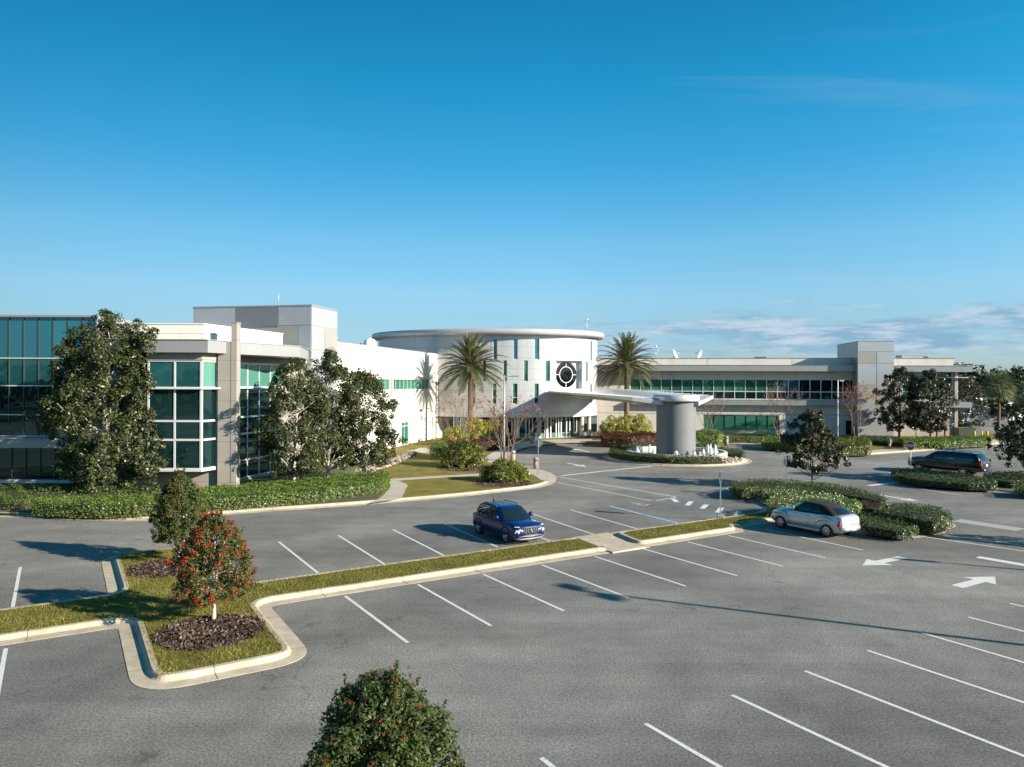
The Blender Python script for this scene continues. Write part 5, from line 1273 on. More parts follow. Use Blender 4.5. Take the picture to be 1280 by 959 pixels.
def car(name, label, cat, loc, rz, S):
    t = thing(name, label, cat, (*loc, 0), rz, None)
    paint = S['paint']; tab = S['body']; x0, x1 = tab[0][0], tab[-1][0]
    def prof(x):
        zb, zt, w, tw = lerp_tab(tab, x)
        return [(0, 0), (.70, 0), (.90, .035), (.97, .12), (1, .34), (1, .52), (.985, .68), (.5 * (1 + tw) - .005, .83), (tw, .93), (tw - .10, .985), (tw * .5, 1.02), (0, 1.03)], zb, zt, w
    def yside(x, z):
        pf, zb, zt, w = prof(x); f = (z - zb) / (zt - zb)
        for (ya, fa), (yb, fb) in zip(pf[1:], pf[2:]):
            if fa <= f <= fb and fb > fa: return w * (ya + (yb - ya) * (f - fa) / (fb - fa))
        return w * pf[-3][0]
    xs = [x0 + (x1 - x0) * (.5 - .5 * math.cos(PI * i / 44)) for i in range(45)]
    rows = []
    for x in xs:
        pf, zb, zt, w = prof(x)
        half = [(y * w, zb + f * (zt - zb)) for y, f in pf]
        rows.append([(x, y, z) for y, z in half] + [(x, -y, z) for y, z in half[-2:0:-1]])
    n = len(rows[0]); bm_ = MB(); V = [p for r in rows for p in r]
    bm_.add(V, [(i * n + k, i * n + (k + 1) % n, (i + 1) * n + (k + 1) % n, (i + 1) * n + k) for i in range(len(xs) - 1) for k in range(n)], 0, True)
    bm_.add(rows[0], [tuple(range(n))], 0, True); bm_.add(rows[-1], [tuple(range(n))[::-1]], 0, True)
    body = bm_.build('body', [paint, 'car_trim'], t, world=False)
    cut = MB(); wr = S['wheel_r']; ww = S['wheel_w']; hw = S['track']
    for ax in S['axles']:
        for sg in (-1, 1):
            cut.lathe([(wr * 1.17, -.17), (wr * 1.17, .45)] if sg > 0 else [(wr * 1.17, -.45), (wr * 1.17, .17)], (ax, sg * (hw - .12), wr * 1.03), 28, 1, axis='y')
    co = cut.build('cutter', [paint, 'car_trim'], None)
    md = body.modifiers.new('arches', 'BOOLEAN'); md.object = co; md.operation = 'DIFFERENCE'; md.solver = 'EXACT'
    dg = bpy.context.evaluated_depsgraph_get(); me = bpy.data.meshes.new_from_object(body.evaluated_get(dg))
    body.modifiers.clear(); body.data = me; bpy.data.objects.remove(co)
    md = body.modifiers.new('creases', 'EDGE_SPLIT'); md.split_angle = R(40)
    # flared arch lips and sill cladding
    cl = MB()
    for ax in S['axles']:
        for sg in (-1, 1):
            pts = [(ax + (wr * 1.19) * math.cos(a), sg * (yside(ax + wr * 1.19 * math.cos(a), max(.3, wr * 1.03 + wr * 1.19 * math.sin(a))) + .004), wr * 1.03 + wr * 1.19 * math.sin(a)) for a in (R(-8 + 196 * i / 18) for i in range(19))]
            cl.tube(pts, .030 if S.get('clad') else .016, 6, 0, cap=False)
    for sg in (-1, 1):
        a, b = S['axles'][1] + wr * 1.25, S['axles'][0] - wr * 1.25
        zz_ = lerp_tab(tab, 0)[0] + .06
        cl.beam((a, sg * (yside(0, zz_) - .01), zz_), (b, sg * (yside(0, zz_) - .01), zz_), .06, .13)
    cl.build('cladding', 'car_trim' if S.get('clad') else paint, t, world=False)
    # greenhouse
    Bt, Rf = S['belt'], S['roof']
    def ring(q, f):
        """f in 0..3: front half, side, rear half; negative f mirrors."""
        s = 1 if f >= 0 else -1; f = abs(f)
        if f <= 1: x, y = q['xfc'] + (q['xf'] - q['xfc']) * (1 - f ** 2.4), q['wf'] * (1 - (1 - f) ** 1.15)
        elif f <= 2: k = f - 1; x, y = q['xfc'] + (q['xrc'] - q['xfc']) * k, q['wf'] + (q['wr'] - q['wf']) * k + q.get('bow', .02) * math.sin(PI * k)
        else: k = 3 - f; x, y = q['xrc'] + (q['xr'] - q['xrc']) * (1 - k ** 2.4), q['wr'] * (1 - (1 - k) ** 1.15)
        return x, s * y
    def gh(f, r, off=0.0):
        (xa, ya), (xb, yb) = ring(Bt, f), ring(Rf, f)
        za = Bt['z'] + (Bt.get('zr', Bt['z']) - Bt['z']) * min(1, max(0, (Bt['xf'] - xa) / (Bt['xf'] - Bt['xr']))); kx = (xb - Rf['xr']) / (Rf['xf'] - Rf['xr'])
        zb = Rf['zr'] + (Rf['zf'] - Rf['zr']) * kx + Rf['arch'] * 4 * kx * (1 - kx) * .5
        p = Vector((xa + (xb - xa) * r, ya + (yb - ya) * r, za + (zb - za) * r))
        o = Vector((p.x - (Bt['xf'] + Bt['xr']) / 2, p.y * 2.2, .35)).normalized() if False else None
        cx = (Rf['xf'] + Rf['xr']) / 2
        d = Vector(((1 if abs(f) <= 1 else -1 if abs(f) >= 2 else 0) * .8, math.copysign(.9, ya) if 1 <= abs(f) <= 2 else ya * .3, .35)).normalized()
        return p + d * (off + .028 * math.sin(PI * r))
    fs = [i / 8 for i in range(0, 25)] ; ringf = fs + [-f for f in fs[-2:0:-1]]
    cab = MB(); nr = len(ringf); rws = [[gh(f, r) for f in ringf] for r in (0, .2, .4, .6, .8, 1.0)]
    cx = (Rf['xf'] + Rf['xr']) / 2
    for sc, up in ((.93, .35), (.75, .72), (.4, .93), (.02, 1)):
        rws.append([Vector((cx + (p.x - cx) * sc, p.y * sc, p.z + Rf['dome'] * up)) for p in rws[5]])
    vv = [p for r in rws for p in r]
    cab.add(vv, [(i * nr + k, i * nr + (k + 1) % nr, (i + 1) * nr + (k + 1) % nr, (i + 1) * nr + k) for i in range(len(rws) - 1) for k in range(nr)], 0, True)
    cab.build(S.get('cab_name', 'cabin'), S.get('cab_mat', paint), t, world=False)
    def patch(f0, f1, r0, r1, name, mat, off=.008, parent=t, tilt=0.0, nf=10, nr_=5):
        g = MB(); G2 = [[gh(f0 + (f1 - f0) * i / nf, r0 + (r1 - r0) * j / nr_ * (1 - tilt * i / nf), off) for i in range(nf + 1)] for j in range(nr_ + 1)]
        vs = [p for r in G2 for p in r]; m_ = nf + 1
        g.add(vs, [(j * m_ + i, j * m_ + i + 1, (j + 1) * m_ + i + 1, (j + 1) * m_ + i) for j in range(nr_) for i in range(nf)], 0, True)
        # a rubber edge closes the pane to the body
        rim = [gh(f0 + (f1 - f0) * i / nf, r0, off) for i in range(nf + 1)]
        return g.build(name, mat, parent, world=False)
    ws = S.get('ws', .90)
    patch(-ws, ws, .06, .93, 'windscreen', 'car_glass', nf=16)
    if S.get('pillar'):
        for sg in (-1, 1): patch(sg * ws, sg * 1.06, .0, 1.0, 'windscreen_pillar', S['pillar'], .012, nf=3)
        patch(-1.0, 1.0, .93, 1.02, 'windscreen_header', S['pillar'], .012, nf=16, nr_=2)
    for sg in (-1, 1):
        for a, b, tl in S['side']: patch(sg * a, sg * b, .08, .88, 'side_window', 'car_glass', tilt=tl)
    rw_ = S.get('rw', (.10, .86, .30)); patch(3 - .0001, 2 + rw_[2], rw_[0], rw_[1], 'rear_window', 'car_glass', nf=8) if False else None
    g = MB(); half = [2 + rw_[2] + (1 - rw_[2]) * i / 8 for i in range(9)]; fl = half + [-f for f in half[-2::-1]]
    G2 = [[gh(f, rw_[0] + (rw_[1] - rw_[0]) * j / 5, .010) for f in fl] for j in range(6)]; m_ = len(fl)
    g.add([p for r in G2 for p in r], [(j * m_ + i, j * m_ + i + 1, (j + 1) * m_ + i + 1, (j + 1) * m_ + i) for j in range(5) for i in range(m_ - 1)], 0, True)
    g.build('rear_window', 'car_glass', t, world=False)
    # doors with their gaps and handles
    for sg in (-1, 1):
        for a, b in S['doors']:
            zb = lerp_tab(tab, (a + b) / 2)[0] + .20; zt = lerp_tab(tab, (a + b) / 2)[1] - .035
            d = MB()
            for off, gr, mi in ((.002, .011, 1), (.006, 0, 0)):
                nx, nz = 8, 7
                vs = [(x, sg * (yside(x, z) + off), z) for z in (zb - gr + (zt - zb + 2 * gr) * j / nz for j in range(nz + 1)) for x in (a - gr + (b - a + 2 * gr) * i / nx for i in range(nx + 1))]
                d.add(vs, [(j * (nx + 1) + i, j * (nx + 1) + i + 1, (j + 1) * (nx + 1) + i + 1, (j + 1) * (nx + 1) + i) for j in range(nz) for i in range(nx)], mi, True)
            dd = d.build('door', [paint, 'car_trim'], t, world=False)
            h = MB(); hx = a + .14; hz_ = zt - .12; yy = yside(hx, hz_)
            h.beam((hx - .09, sg * (yy + .03), hz_), (hx + .09, sg * (yy + .03), hz_), .03, .035); h.build('handle', S.get('handle', paint), dd, world=False)
    # wheels
    for ax in S['axles']:
        for sg in (-1, 1):
            w = thing('wheel', None, None, (ax, sg * hw, wr)); w.parent = t
            ty = MB(); q = ww / 2
            ty.lathe([(wr * .66, -q), (wr * .93, -q), (wr, -q * .7), (wr, q * .7), (wr * .93, q), (wr * .66, q), (wr * .64, q * .5), (wr * .64, -q * .5), (wr * .66, -q)], (0, 0, 0), 30, 0, axis='y', close=False)
            ty.build('tyre', 'black_rubber', w, world=False)
            rm = MB(); o = sg * q * .80
            rm.lathe([(wr * .60, o - sg * .12), (wr * .60, o - sg * .10)] if sg > 0 else [(wr * .60, o + .10), (wr * .60, o + .12)], (0, 0, 0), 24, 1, axis='y')
            rm.lathe([(wr * .60, o), (wr * .67, o + sg * .012), (wr * .67, o - sg * .1), (wr * .60, o - sg * .1), (wr * .60, o)], (0, 0, 0), 30, 0, axis='y', close=False)
            ns = S.get('spokes', 5)
            for k in range(ns):
                a = 2 * PI * k / ns + .3
                for da in ((-.14, .14) if ns == 5 else (0,)):
                    rm.beam((.10 * math.cos(a), o + sg * .0, .10 * math.sin(a)), (wr * .63 * math.cos(a + da), o - sg * .005, wr * .63 * math.sin(a + da)), .035 if ns == 5 else .06, .04, 0, up=(0, 1, 0))
            rm.lathe([(.085, o - .03), (.085, o + sg * .02 + .001)] if sg > 0 else [(.085, o - .02), (.085, o + .03)], (0, 0, 0), 16, 0, axis='y')
            rm.build('rim', ['alloy', 'car_trim'], w, world=False)
    # mirrors
    for sg in (-1, 1):
        p = gh(sg * 1.10, .12); mm = MB(); mm.tube([(p.x + .02, p.y, p.z), (p.x, p.y + sg * .12, p.z + .04)], .025, 6)
        mm.lathe([(.02, -.09), (.09, -.07), (.11, .0), (.10, .07), (.03, .09)], (p.x + .02, p.y + sg * .17, p.z + .06), 12, 0, axis='y'); mm.build('mirror', S.get('mirror', paint), t, world=False)
    S['extra'](t, yside, lambda x: lerp_tab(tab, x), gh)
    return t

def lens(t, name, mat, c, sx, sy, sz, ry=0, rz=0, bev=.02):
    b = MB(); b.box(-sx / 2, sx / 2, -sy / 2, sy / 2, -sz / 2, sz / 2)
    Mx = Matrix.Translation(c) @ Matrix.Rotation(rz, 4, 'Z') @ Matrix.Rotation(ry, 4, 'Y'); b.v = [tuple(Mx @ Vector(v)) for v in b.v]
    return b.build(name, mat, t, world=False, bevel=bev)

def blue_extra(t, ys, T, gh):
    g = MB(); g.prism([(1.80, -.56), (1.985, -.56), (2.045, -.30), (2.055, 0), (2.045, .30), (1.985, .56), (1.80, .56)], .54, .79)
    for i in range(10): y_ = -.495 + i * .11; x_ = 2.062 - .075 * (abs(y_) / .56) ** 2.2; g.beam((x_, y_, .57), (x_, y_, .76), .05, .02, 1, up=(1, 0, 0)); g.beam((x_ + .01, y_, .64), (x_ + .01, y_, .71), .028, .02, 2, up=(1, 0, 0))
    g.tube([(1.97, -.58, .80), (2.045, -.30, .81), (2.06, 0, .812), (2.045, .30, .81), (1.97, .58, .80)], .018, 6, 2); g.build('grille', ['car_trim', 'grille_metal', 'skid'], t, world=False)
    e = MB(); e.lathe([(.075, 0), (.06, .012), (.055, 0)], (0, 0, 0), 20); Mx = Matrix.Translation((2.085, 0, .68)) @ Matrix.Rotation(R(90), 4, 'Y') @ Matrix.Scale(.62, 4, (1, 0, 0))
    e.v = [tuple(Mx @ Vector(v)) for v in e.v]; e.build('emblem', 'chrome', t, world=False)
    for sg in (-1, 1):
        lens(t, 'headlight', 'lamp_lens', (1.945, sg * .685, .63), .10, .20, .17, 0, sg * .55, .03)
        lens(t, 'daytime_light', 'lamp_lens', (1.865, sg * .66, .845), .14, .24, .035, 0, sg * .5, .012)
        lens(t, 'turn_light', 'amber_lens', (1.91, sg * .785, .60), .06, .05, .08, 0, sg * .6, .01)
        lens(t, 'tail_light', 'tail_lens', (-1.93, sg * .70, .86), .12, .22, .16, 0, -sg * .3, .02)
        r_ = MB(); p = [gh(sg * (1.12 + .8 * i / 8), 1.0) for i in range(9)]
        r_.tube([(q.x, q.y * .97, q.z + .055 * (0.2 if i in (0, 8) else 1)) for i, q in enumerate(p)], .022, 6); r_.build('roof_rail', 'skid', t, world=False)
    b = MB(); b.prism([(1.8, -.62), (1.97, -.62), (2.045, -.3), (2.06, 0), (2.045, .3), (1.97, .62), (1.8, .62)], .40, .50); b.build('lower_grille', 'car_trim', t, world=False, bevel=.03)
    b = MB()
    b.tube([(1.86, -.82, .47), (1.98, -.62, .42), (2.05, 0, .40), (1.98, .62, .42), (1.86, .82, .47)], .040, 8); b.tube([(1.85, -.80, .33), (1.99, -.55, .29), (2.03, 0, .28), (1.99, .55, .29), (1.85, .80, .33)], .05, 8)
    b.build('front_bumper', 'skid', t, world=False)
    b = MB(); b.box(-2.06, -1.9, -.78, .78, .34, .56); b.build('rear_bumper', 'car_trim', t, world=False, bevel=.04)
    a = MB(); a.tube([(-1.35, 0, 1.6), (-1.52, 0, 1.85)], [.012, .006], 5); a.tube([(-1.3, 0, 1.55), (-1.36, 0, 1.63)], [.05, .02], 6); a.build('antenna', 'car_trim', t, world=False)
    r = MB(); r.add([gh(f, 1.0) * 1 for f in (-1.15, -1.5, 1.5, 1.15)], [(0, 1, 2, 3)]) if False else None
blue = dict(paint='car_blue', body=[(-2.03, .46, .78, .66, .93), (-1.99, .34, .94, .79, .94), (-1.88, .27, 1.0, .845, .95), (-1.33, .24, 1.02, .885, .95), (0, .22, 1.0, .885, .95), (.9, .22, .99, .88, .93), (1.4, .24, .965, .88, .90),
            (1.75, .27, .92, .85, .88), (1.92, .31, .86, .79, .88), (2.0, .37, .74, .70, .9), (2.03, .43, .64, .60, .9)],
            wheel_r=.335, wheel_w=.22, track=.765, axles=(1.19, -1.33), clad=True,
            belt=dict(xf=1.08, xfc=.84, wf=.80, wr=.78, xrc=-1.72, xr=-1.90, z=.97, zr=.99), roof=dict(xf=.34, xfc=.22, wf=.60, wr=.58, xrc=-1.48, xr=-1.60, zf=1.47, zr=1.48, arch=.03, dome=.07),
            side=((1.10, 1.43, 0), (1.47, 1.78, 0), (1.81, 1.93, .25)), doors=((-.02, 1.0), (-.98, -.05)), extra=blue_extra, ws=.88)
HV = math.atan2(-.8465, .5324)
car('compact_suv', 'glossy blue compact SUV parked alone, nose to the median kerb', 'car', (-.18, 34.78), HV, blue)

def silver_extra(t, ys, T, gh):
    for sg in (-1, 1):
        b = MB(); b.lathe([(.02, -.10), (.075, -.07), (.09, 0), (.075, .06), (.02, .09)], (0, 0, 0), 14, axis='y')
        Mx = Matrix.Translation((-1.95, sg * .745, .74)) @ Matrix.Rotation(R(18), 4, 'X') @ Matrix.Scale(1.9, 4, (0, 0, 1)) @ Matrix.Scale(.7, 4, (0, 1, 0)); b.v = [tuple(Mx @ Vector(v)) for v in b.v]
        b.build('tail_light', 'tail_lens', t, world=False)
        lens(t, 'headlight', 'lamp_lens', (1.86, sg * .60, .72), .16, .24, .17, 0, sg * .4, .05)
        f = MB(); f.tube([(1.85, sg * .62, .70), (1.6, sg * .70, .82), (1.28, sg * .75, .86), (.95, sg * .755, .78), (.72, sg * .77, .58), (.6, sg * .78, .38)], [.06, .11, .12, .10, .07, .03], 10); f.build('fender', 'car_silver', t, world=False)
        f = MB(); f.tube([(-.62, sg * .78, .42), (-.82, sg * .77, .70), (-1.1, sg * .755, .88), (-1.4, sg * .75, .88), (-1.75, sg * .70, .80), (-2.0, sg * .60, .72)], [.03, .08, .115, .115, .09, .05], 10)
        f.build('fender', 'car_silver', t, world=False)
    b = MB(); b.tube([(-2.0, -.80, .50), (-2.14, -.5, .48), (-2.17, 0, .48), (-2.14, .5, .48), (-2.0, .80, .50)], [.07, .10, .10, .10, .07], 10); b.build('rear_bumper', 'car_silver', t, world=False)
    b = MB(); b.tube([(1.88, -.76, .48), (2.06, -.4, .46), (2.1, 0, .46), (2.06, .4, .46), (1.88, .76, .48)], [.06, .09, .09, .09, .06], 10); b.build('front_bumper', 'car_silver', t, world=False)
    b = MB(); b.box(-2.27, -2.255, -.17, .17, .43, .57); b.build('licence_plate', 'sign_white', t, world=False)
    b = MB(); b.box(-2.25, -2.22, -.45, .45, .39, .43); b.build('bumper_slot', 'car_trim', t, world=False)
    b = MB(); b.beam((-2.055, -.42, .955), (-2.055, .42, .955), .03, .03); b.beam((-2.09, -.07, .90), (-2.09, .07, .90), .02, .03); b.build('boot_handle', 'car_trim', t, world=False)
    e = MB(); e.beam((-2.105, -.10, .76), (-2.105, .10, .76), .02, .028); e.lathe([(.03, 0), (.028, .02)], (-2.10, 0, .74), 12, axis='y'); e.build('emblem', 'car_trim', t, world=False)
    g = MB(); g.box(1.95, 2.03, -.26, .26, .56, .78)
    for i in range(5): g.beam((2.035, -.25, .59 + .04 * i), (2.035, .25, .59 + .04 * i), .012, .012, 1)
    g.build('grille', ['car_trim', 'chrome'], t, world=False)
    for sg in (-1, 1):
        h = lens(t, 'headrest', 'seat', (-.02, sg * .36, 1.16), .10, .24, .20, -.15, 0, .04)
silver = dict(paint='car_silver', body=[(-2.12, .50, .80, .62, .9), (-2.09, .38, .95, .70, .90), (-2.02, .30, 1.05, .75, .90), (-1.85, .26, 1.10, .79, .92), (-1.33, .24, 1.10, .825, .92), (0, .22, 1.06, .83, .94), (.75, .22, 1.06, .825, .90),
              (1.1, .23, 1.05, .82, .78), (1.5, .26, .99, .80, .62), (1.85, .30, .86, .72, .58), (2.0, .36, .76, .60, .6), (2.06, .42, .66, .44, .7)],
              wheel_r=.325, wheel_w=.21, track=.745, axles=(1.28, -1.34), spokes=7,
              belt=dict(xf=1.0, xfc=.72, wf=.76, wr=.74, xrc=-1.62, xr=-1.93, z=1.05, zr=1.10), roof=dict(xf=.22, xfc=.12, wf=.56, wr=.52, xrc=-1.02, xr=-1.28, zf=1.48, zr=1.44, arch=.05, dome=.06),
              cab_name='soft_top', cab_mat='soft_top', side=((1.08, 1.50, 0), (1.53, 1.76, .22)), doors=((-.33, .70),), extra=silver_extra, ws=.86, pillar='car_silver', handle='car_silver', rw=(.14, .80, .35))
car('convertible', 'silver convertible with black cloth top parked beside the flowered hedge', 'car', (15.12, 36.45), HV + PI, silver)

def black_extra(t, ys, T, gh):
    for sg in (-1, 1):
        lens(t, 'tail_light', 'tail_lens', (-2.80, sg * .93, 1.12), .14, .14, .46, 0, -sg * .2, .02)
        lens(t, 'headlight', 'lamp_lens', (2.72, sg * .80, .98), .16, .36, .20, 0, sg * .3, .03)
        r_ = MB(); p = [gh(sg * (1.06 + .9 * i / 10), 1.0) for i in range(11)]; r_.tube([(q.x, q.y * .97, q.z + .08 * (0.2 if i in (0, 10) else 1)) for i, q in enumerate(p)], .025, 6); r_.build('roof_rail', 'chrome', t, world=False)
        s_ = MB(); s_.beam((1.35, sg * 1.06, .40), (-1.0, sg * 1.06, .40), .14, .05); s_.build('running_board', 'car_trim', t, world=False)
        c_ = MB(); c_.tube([(q.x, q.y + sg * .012, q.z) for q in (gh(sg * (1.06 + .88 * i / 12), .06) for i in range(13))], .016, 5); c_.build('window_trim', 'chrome', t, world=False)
    b = MB(); b.tube([(-2.72, -.98, .56), (-2.92, -.6, .54), (-2.95, 0, .54), (-2.92, .6, .54), (-2.72, .98, .56)], [.10, .12, .12, .12, .10], 10); b.build('rear_bumper', 'car_black', t, world=False)
    b = MB(); b.tube([(-2.78, -.90, .50), (-2.97, -.55, .48), (-3.0, 0, .48), (-2.97, .55, .48), (-2.78, .90, .50)], .035, 8); b.build('bumper_trim', 'chrome', t, world=False)
    b = MB(); b.tube([(2.62, -.98, .60), (2.84, -.5, .56), (2.88, 0, .56), (2.84, .5, .56), (2.62, .98, .60)], .11, 10); b.build('front_bumper', 'car_black', t, world=False)
    b = MB(); b.box(-2.90, -2.875, -.16, .16, .82, .98); b.build('licence_plate', 'sign_white', t, world=False)
    b = MB(); b.beam((-2.89, -.72, 1.10), (-2.89, .72, 1.10), .03, .07); b.build('tailgate_trim', 'chrome', t, world=False)
    g = MB(); g.box(2.74, 2.84, -.55, .55, .78, 1.06)
    for i in range(4): g.beam((2.85, -.54, .82 + .07 * i), (2.85, .54, .82 + .07 * i), .02, .025, 1)
    g.build('grille', ['car_trim', 'chrome'], t, world=False)
    a = MB(); a.tube([(-.4, 0, 1.93), (-.52, 0, 2.02)], [.05, .015], 6); a.build('antenna', 'car_trim', t, world=False)
black = dict(paint='car_black', body=[(-2.88, .58, 1.0, .88, .93), (-2.84, .44, 1.22, .97, .94), (-2.7, .36, 1.28, 1.0, .95), (-1.53, .34, 1.29, 1.03, .96), (0, .32, 1.27, 1.03, .96), (1.3, .32, 1.26, 1.03, .95), (1.87, .34, 1.24, 1.02, .93),
             (2.5, .38, 1.17, .99, .92), (2.75, .42, 1.08, .92, .92), (2.83, .5, .96, .84, .92)],
             wheel_r=.40, wheel_w=.28, track=.88, axles=(1.87, -1.53), spokes=7,
             belt=dict(xf=1.62, xfc=1.38, wf=.95, wr=.93, xrc=-2.62, xr=-2.80, z=1.25, zr=1.27), roof=dict(xf=.72, xfc=.58, wf=.75, wr=.73, xrc=-2.36, xr=-2.48, zf=1.80, zr=1.80, arch=.04, dome=.06),
             side=((1.07, 1.34, 0), (1.37, 1.60, 0), (1.64, 1.93, 0)), doors=((.22, 1.32), (-.92, .18)), extra=black_extra, ws=.88, rw=(.06, .88, .25))
car('large_suv', 'long black SUV standing on the road behind the stop sign hedge', 'car', (36.3, 60.4), math.atan2(.80, -.60), black)

def van_extra(t, ys, T, gh):
    for sg in (-1, 1):
        lens(t, 'headlight', 'lamp_lens', (2.5, sg * .75, .9), .16, .3, .22, 0, sg * .4, .03); lens(t, 'tail_light', 'tail_lens', (-2.76, sg * .9, 1.2), .08, .12, .5, 0, 0, .02)
    b = MB(); b.box(2.45, 2.68, -.9, .9, .36, .58); b.build('front_bumper', 'car_trim', t, world=False, bevel=.05)
van = dict(paint='car_white', body=[(-2.80, .45, 1.1, .94, .97), (-2.74, .36, 1.3, 1.0, .98), (0, .32, 1.3, 1.0, .98), (1.5, .32, 1.26, 1.0, .95), (2.3, .36, 1.1, .95, .9), (2.6, .44, .9, .82, .9)],
           wheel_r=.36, wheel_w=.24, track=.86, axles=(1.75, -1.75), spokes=7,
           belt=dict(xf=2.05, xfc=1.75, wf=.93, wr=.96, xrc=-2.70, xr=-2.76, z=1.24), roof=dict(xf=.95, xfc=.8, wf=.80, wr=.86, xrc=-2.66, xr=-2.72, zf=2.1, zr=2.15, arch=.03, dome=.06),
           side=((1.04, 1.26, 0), (1.31, 1.50, 0), (1.55, 1.72, 0)), doors=((.45, 1.55),), extra=van_extra, ws=.86, rw=(.15, .8, .3))
car('white_van', 'white van in the shaded lot beyond the building, behind the fan palm trunk', 'van', (81.5, 131.5), R(172), van)

# ------------------------------------------------------------------ street furniture
def octo(r, x=0.0): return [(x, r * math.cos(R(22.5 + 45 * k)), r * math.sin(R(22.5 + 45 * k))) for k in range(8)]
FONT = {'S': ['111', '100', '111', '001', '111'], 'T': ['111', '010', '010', '010', '010'], 'O': ['111', '101', '101', '101', '111'], 'P': ['111', '101', '111', '100', '100']}
def stop_sign(label, loc, face, h=2.55, cat='stop sign', pole='steel', r=.38):
    """Octagon on a post; face is the direction (radians) the red side looks to."""
    t = thing('stop_sign', label, cat, (*loc, .14), face, 'stop signs')
    p = MB(); p.box(-.03, .03, -.03, .03, -.14, h + r * .6); p.build('post', pole, t, world=False)
    s = MB()
    def disc(rr, x0, x1, mi):
        a, b = [(x0, y, z + h) for _, y, z in octo(rr)], [(x1, y, z + h) for _, y, z in octo(rr)]
        s.add(a + b, [tuple(range(8))[::-1], tuple(range(8, 16))] + [(i, (i + 1) % 8, 8 + (i + 1) % 8, 8 + i) for i in range(8)], mi)
    disc(r, .035, .043, 1); disc(r * .93, .043, .046, 0)
    s.build('plate', ['sign_red', 'sign_white'], t, world=False)
    l = MB()
    for i, ch in enumerate('STOP'):
        for rw_i, row in enumerate(FONT[ch]):
            for c, on in enumerate(row):
                if on == '1':
                    y = -.285 * r / .38 + .15 * r / .38 * i + .04 * r / .38 * c; z = h + (.09 - .045 * rw_i) * r / .38
                    k = .021 * r / .38; l.quad((.048, y - k, z - k * 1.2), (.048, y + k, z - k * 1.2), (.048, y + k, z + k * 1.2), (.048, y - k, z + k * 1.2))
    l.build('lettering', 'sign_white', t, world=False, fix=False)
    back = MB(); back.add([(.033, y, z + h) for _, y, z in octo(r)], [tuple(range(8))]); back.build('back_face', 'steel', t, world=False, fix=False)
    return t
stop_sign('stop sign seen from behind, by the sidewalk tip near the variegated bush', (2.07, 56.88), R(75))
stop_sign('red stop sign showing its face, standing in the hedge before the black car', (32.1, 58.4), R(208), 2.28)
stop_sign('distant pale stop sign seen from behind, right of the green utility boxes', (63.0, 97.5), R(60), 2.75)

def bay_sign(label, loc, rz, h=2.45):
    t = thing('parking_sign', label, 'sign', (*loc, .14), rz, 'accessible parking signs')
    p = MB(); p.box(-.03, .03, -.03, .03, -.1, h + .1); p.build('post', 'steel', t, world=False)
    for sg in (-1, 1):
        s = MB(); s.box(sg * .045 - .004, sg * .045 + .004, -.16, .16, h - .55, h + .08, 0); s.box(sg * .055 - .003, sg * .055 + .003, -.14, .14, h - .30, h + .06, 1); s.build('plate', ['sign_white', 'sign_blue'], t, world=False)
    f = MB(); f.box(-.17, .17, -.17, .17, -.10, .16); f.build('footing', 'bollard', t, world=False, bevel=.02) if h > 2.4 else None
    return t
bay_sign('tall parking sign seen edge on, with concrete footing on the grass strip', (11.24, 39.04), R(-11), 2.45)
bay_sign('thin parking sign seen edge on, in the flowered hedge left of the small magnolia', (17.77, 47.06), R(-15), 2.38)

def bollard(label, loc):
    t = thing('concrete_bollard', label, 'bollard', (*loc, .14), random.uniform(0, 1.5), 'concrete bollards along the sidewalk')
    p = MB(); p.lathe([(.23, -.1), (.23, .62), (.20, .64), (.20, .70), (.24, .72), (.24, .90), (.17, .95)], (0, 0, 0), 20); p.build('body', 'bollard', t, world=False)
    p = MB(); p.lathe([(.205, .645), (.205, .695)], (0, 0, 0), 20); p.build('light_slot', 'dark', t, world=False)
    return t
for x_, lb in (((0.11, 67.01), 'concrete bollard behind the right bare myrtle on the sidewalk curve'), ((2.05, 61.0), 'concrete bollard right behind the stop sign seen from behind'),
              ((13.3, 90.17), 'concrete bollard in front of the red hedge right of the entrance'), ((25.43, 85.99), 'concrete bollard right of the fountain pillar, before the flowered shrubs'), ((29.43, 79.84), 'concrete bollard half hidden left of the small bronze magnolia')):
    bollard(lb, x_)
t = thing('litter_bin', 'dark litter bin with a rounded lid on the entrance sidewalk', 'bin', (*(2.51, 86.5), .15))
p = MB(); p.lathe([(.28, 0), (.31, .85)], (0, 0, 0), 20); p.build('body', 'bollard', t, world=False)
p = MB(); p.lathe([(.34, .85), (.36, .95), (.25, 1.15), (.05, 1.2)], (0, 0, 0), 20); p.build('lid', 'dark_steel', t, world=False)

def pole_lamp(name, label, loc, h, arms, rad, mat, headm, azs, arm=1.0, group=None, hs=(.62, .34)):
    t = thing(name, label, 'lamp post', (*loc, .14), 0, group)
    p = MB(); p.tube([(0, 0, -.14), (0, 0, h * .5), (0, 0, h)], [rad * 1.25, rad, rad * .8], 10); p.build('pole', mat, t, world=False)
    b = MB(); b.lathe([(rad * 2.2, -.14), (rad * 2.2, .1), (rad * 1.5, .16)], (0, 0, 0), 14); b.build('base', mat, t, world=False)
    for az in azs:
        d = Vector((math.cos(az), math.sin(az), 0)); a = MB(); a.beam((0, 0, h - .12), d * arm + Vector((0, 0, h - .08)), .07, .07); a.build('arm', mat, t, world=False)
        c = d * (arm + hs[0] * .5) + Vector((0, 0, h - .08)); hd = MB(); hd.beam(c - d * hs[0] * .55, c + d * hs[0] * .55, hs[1], .14); hd.build('lamp_head', headm, t, world=False, bevel=.02)
    return t
LG = 'slim lamp posts along the building'
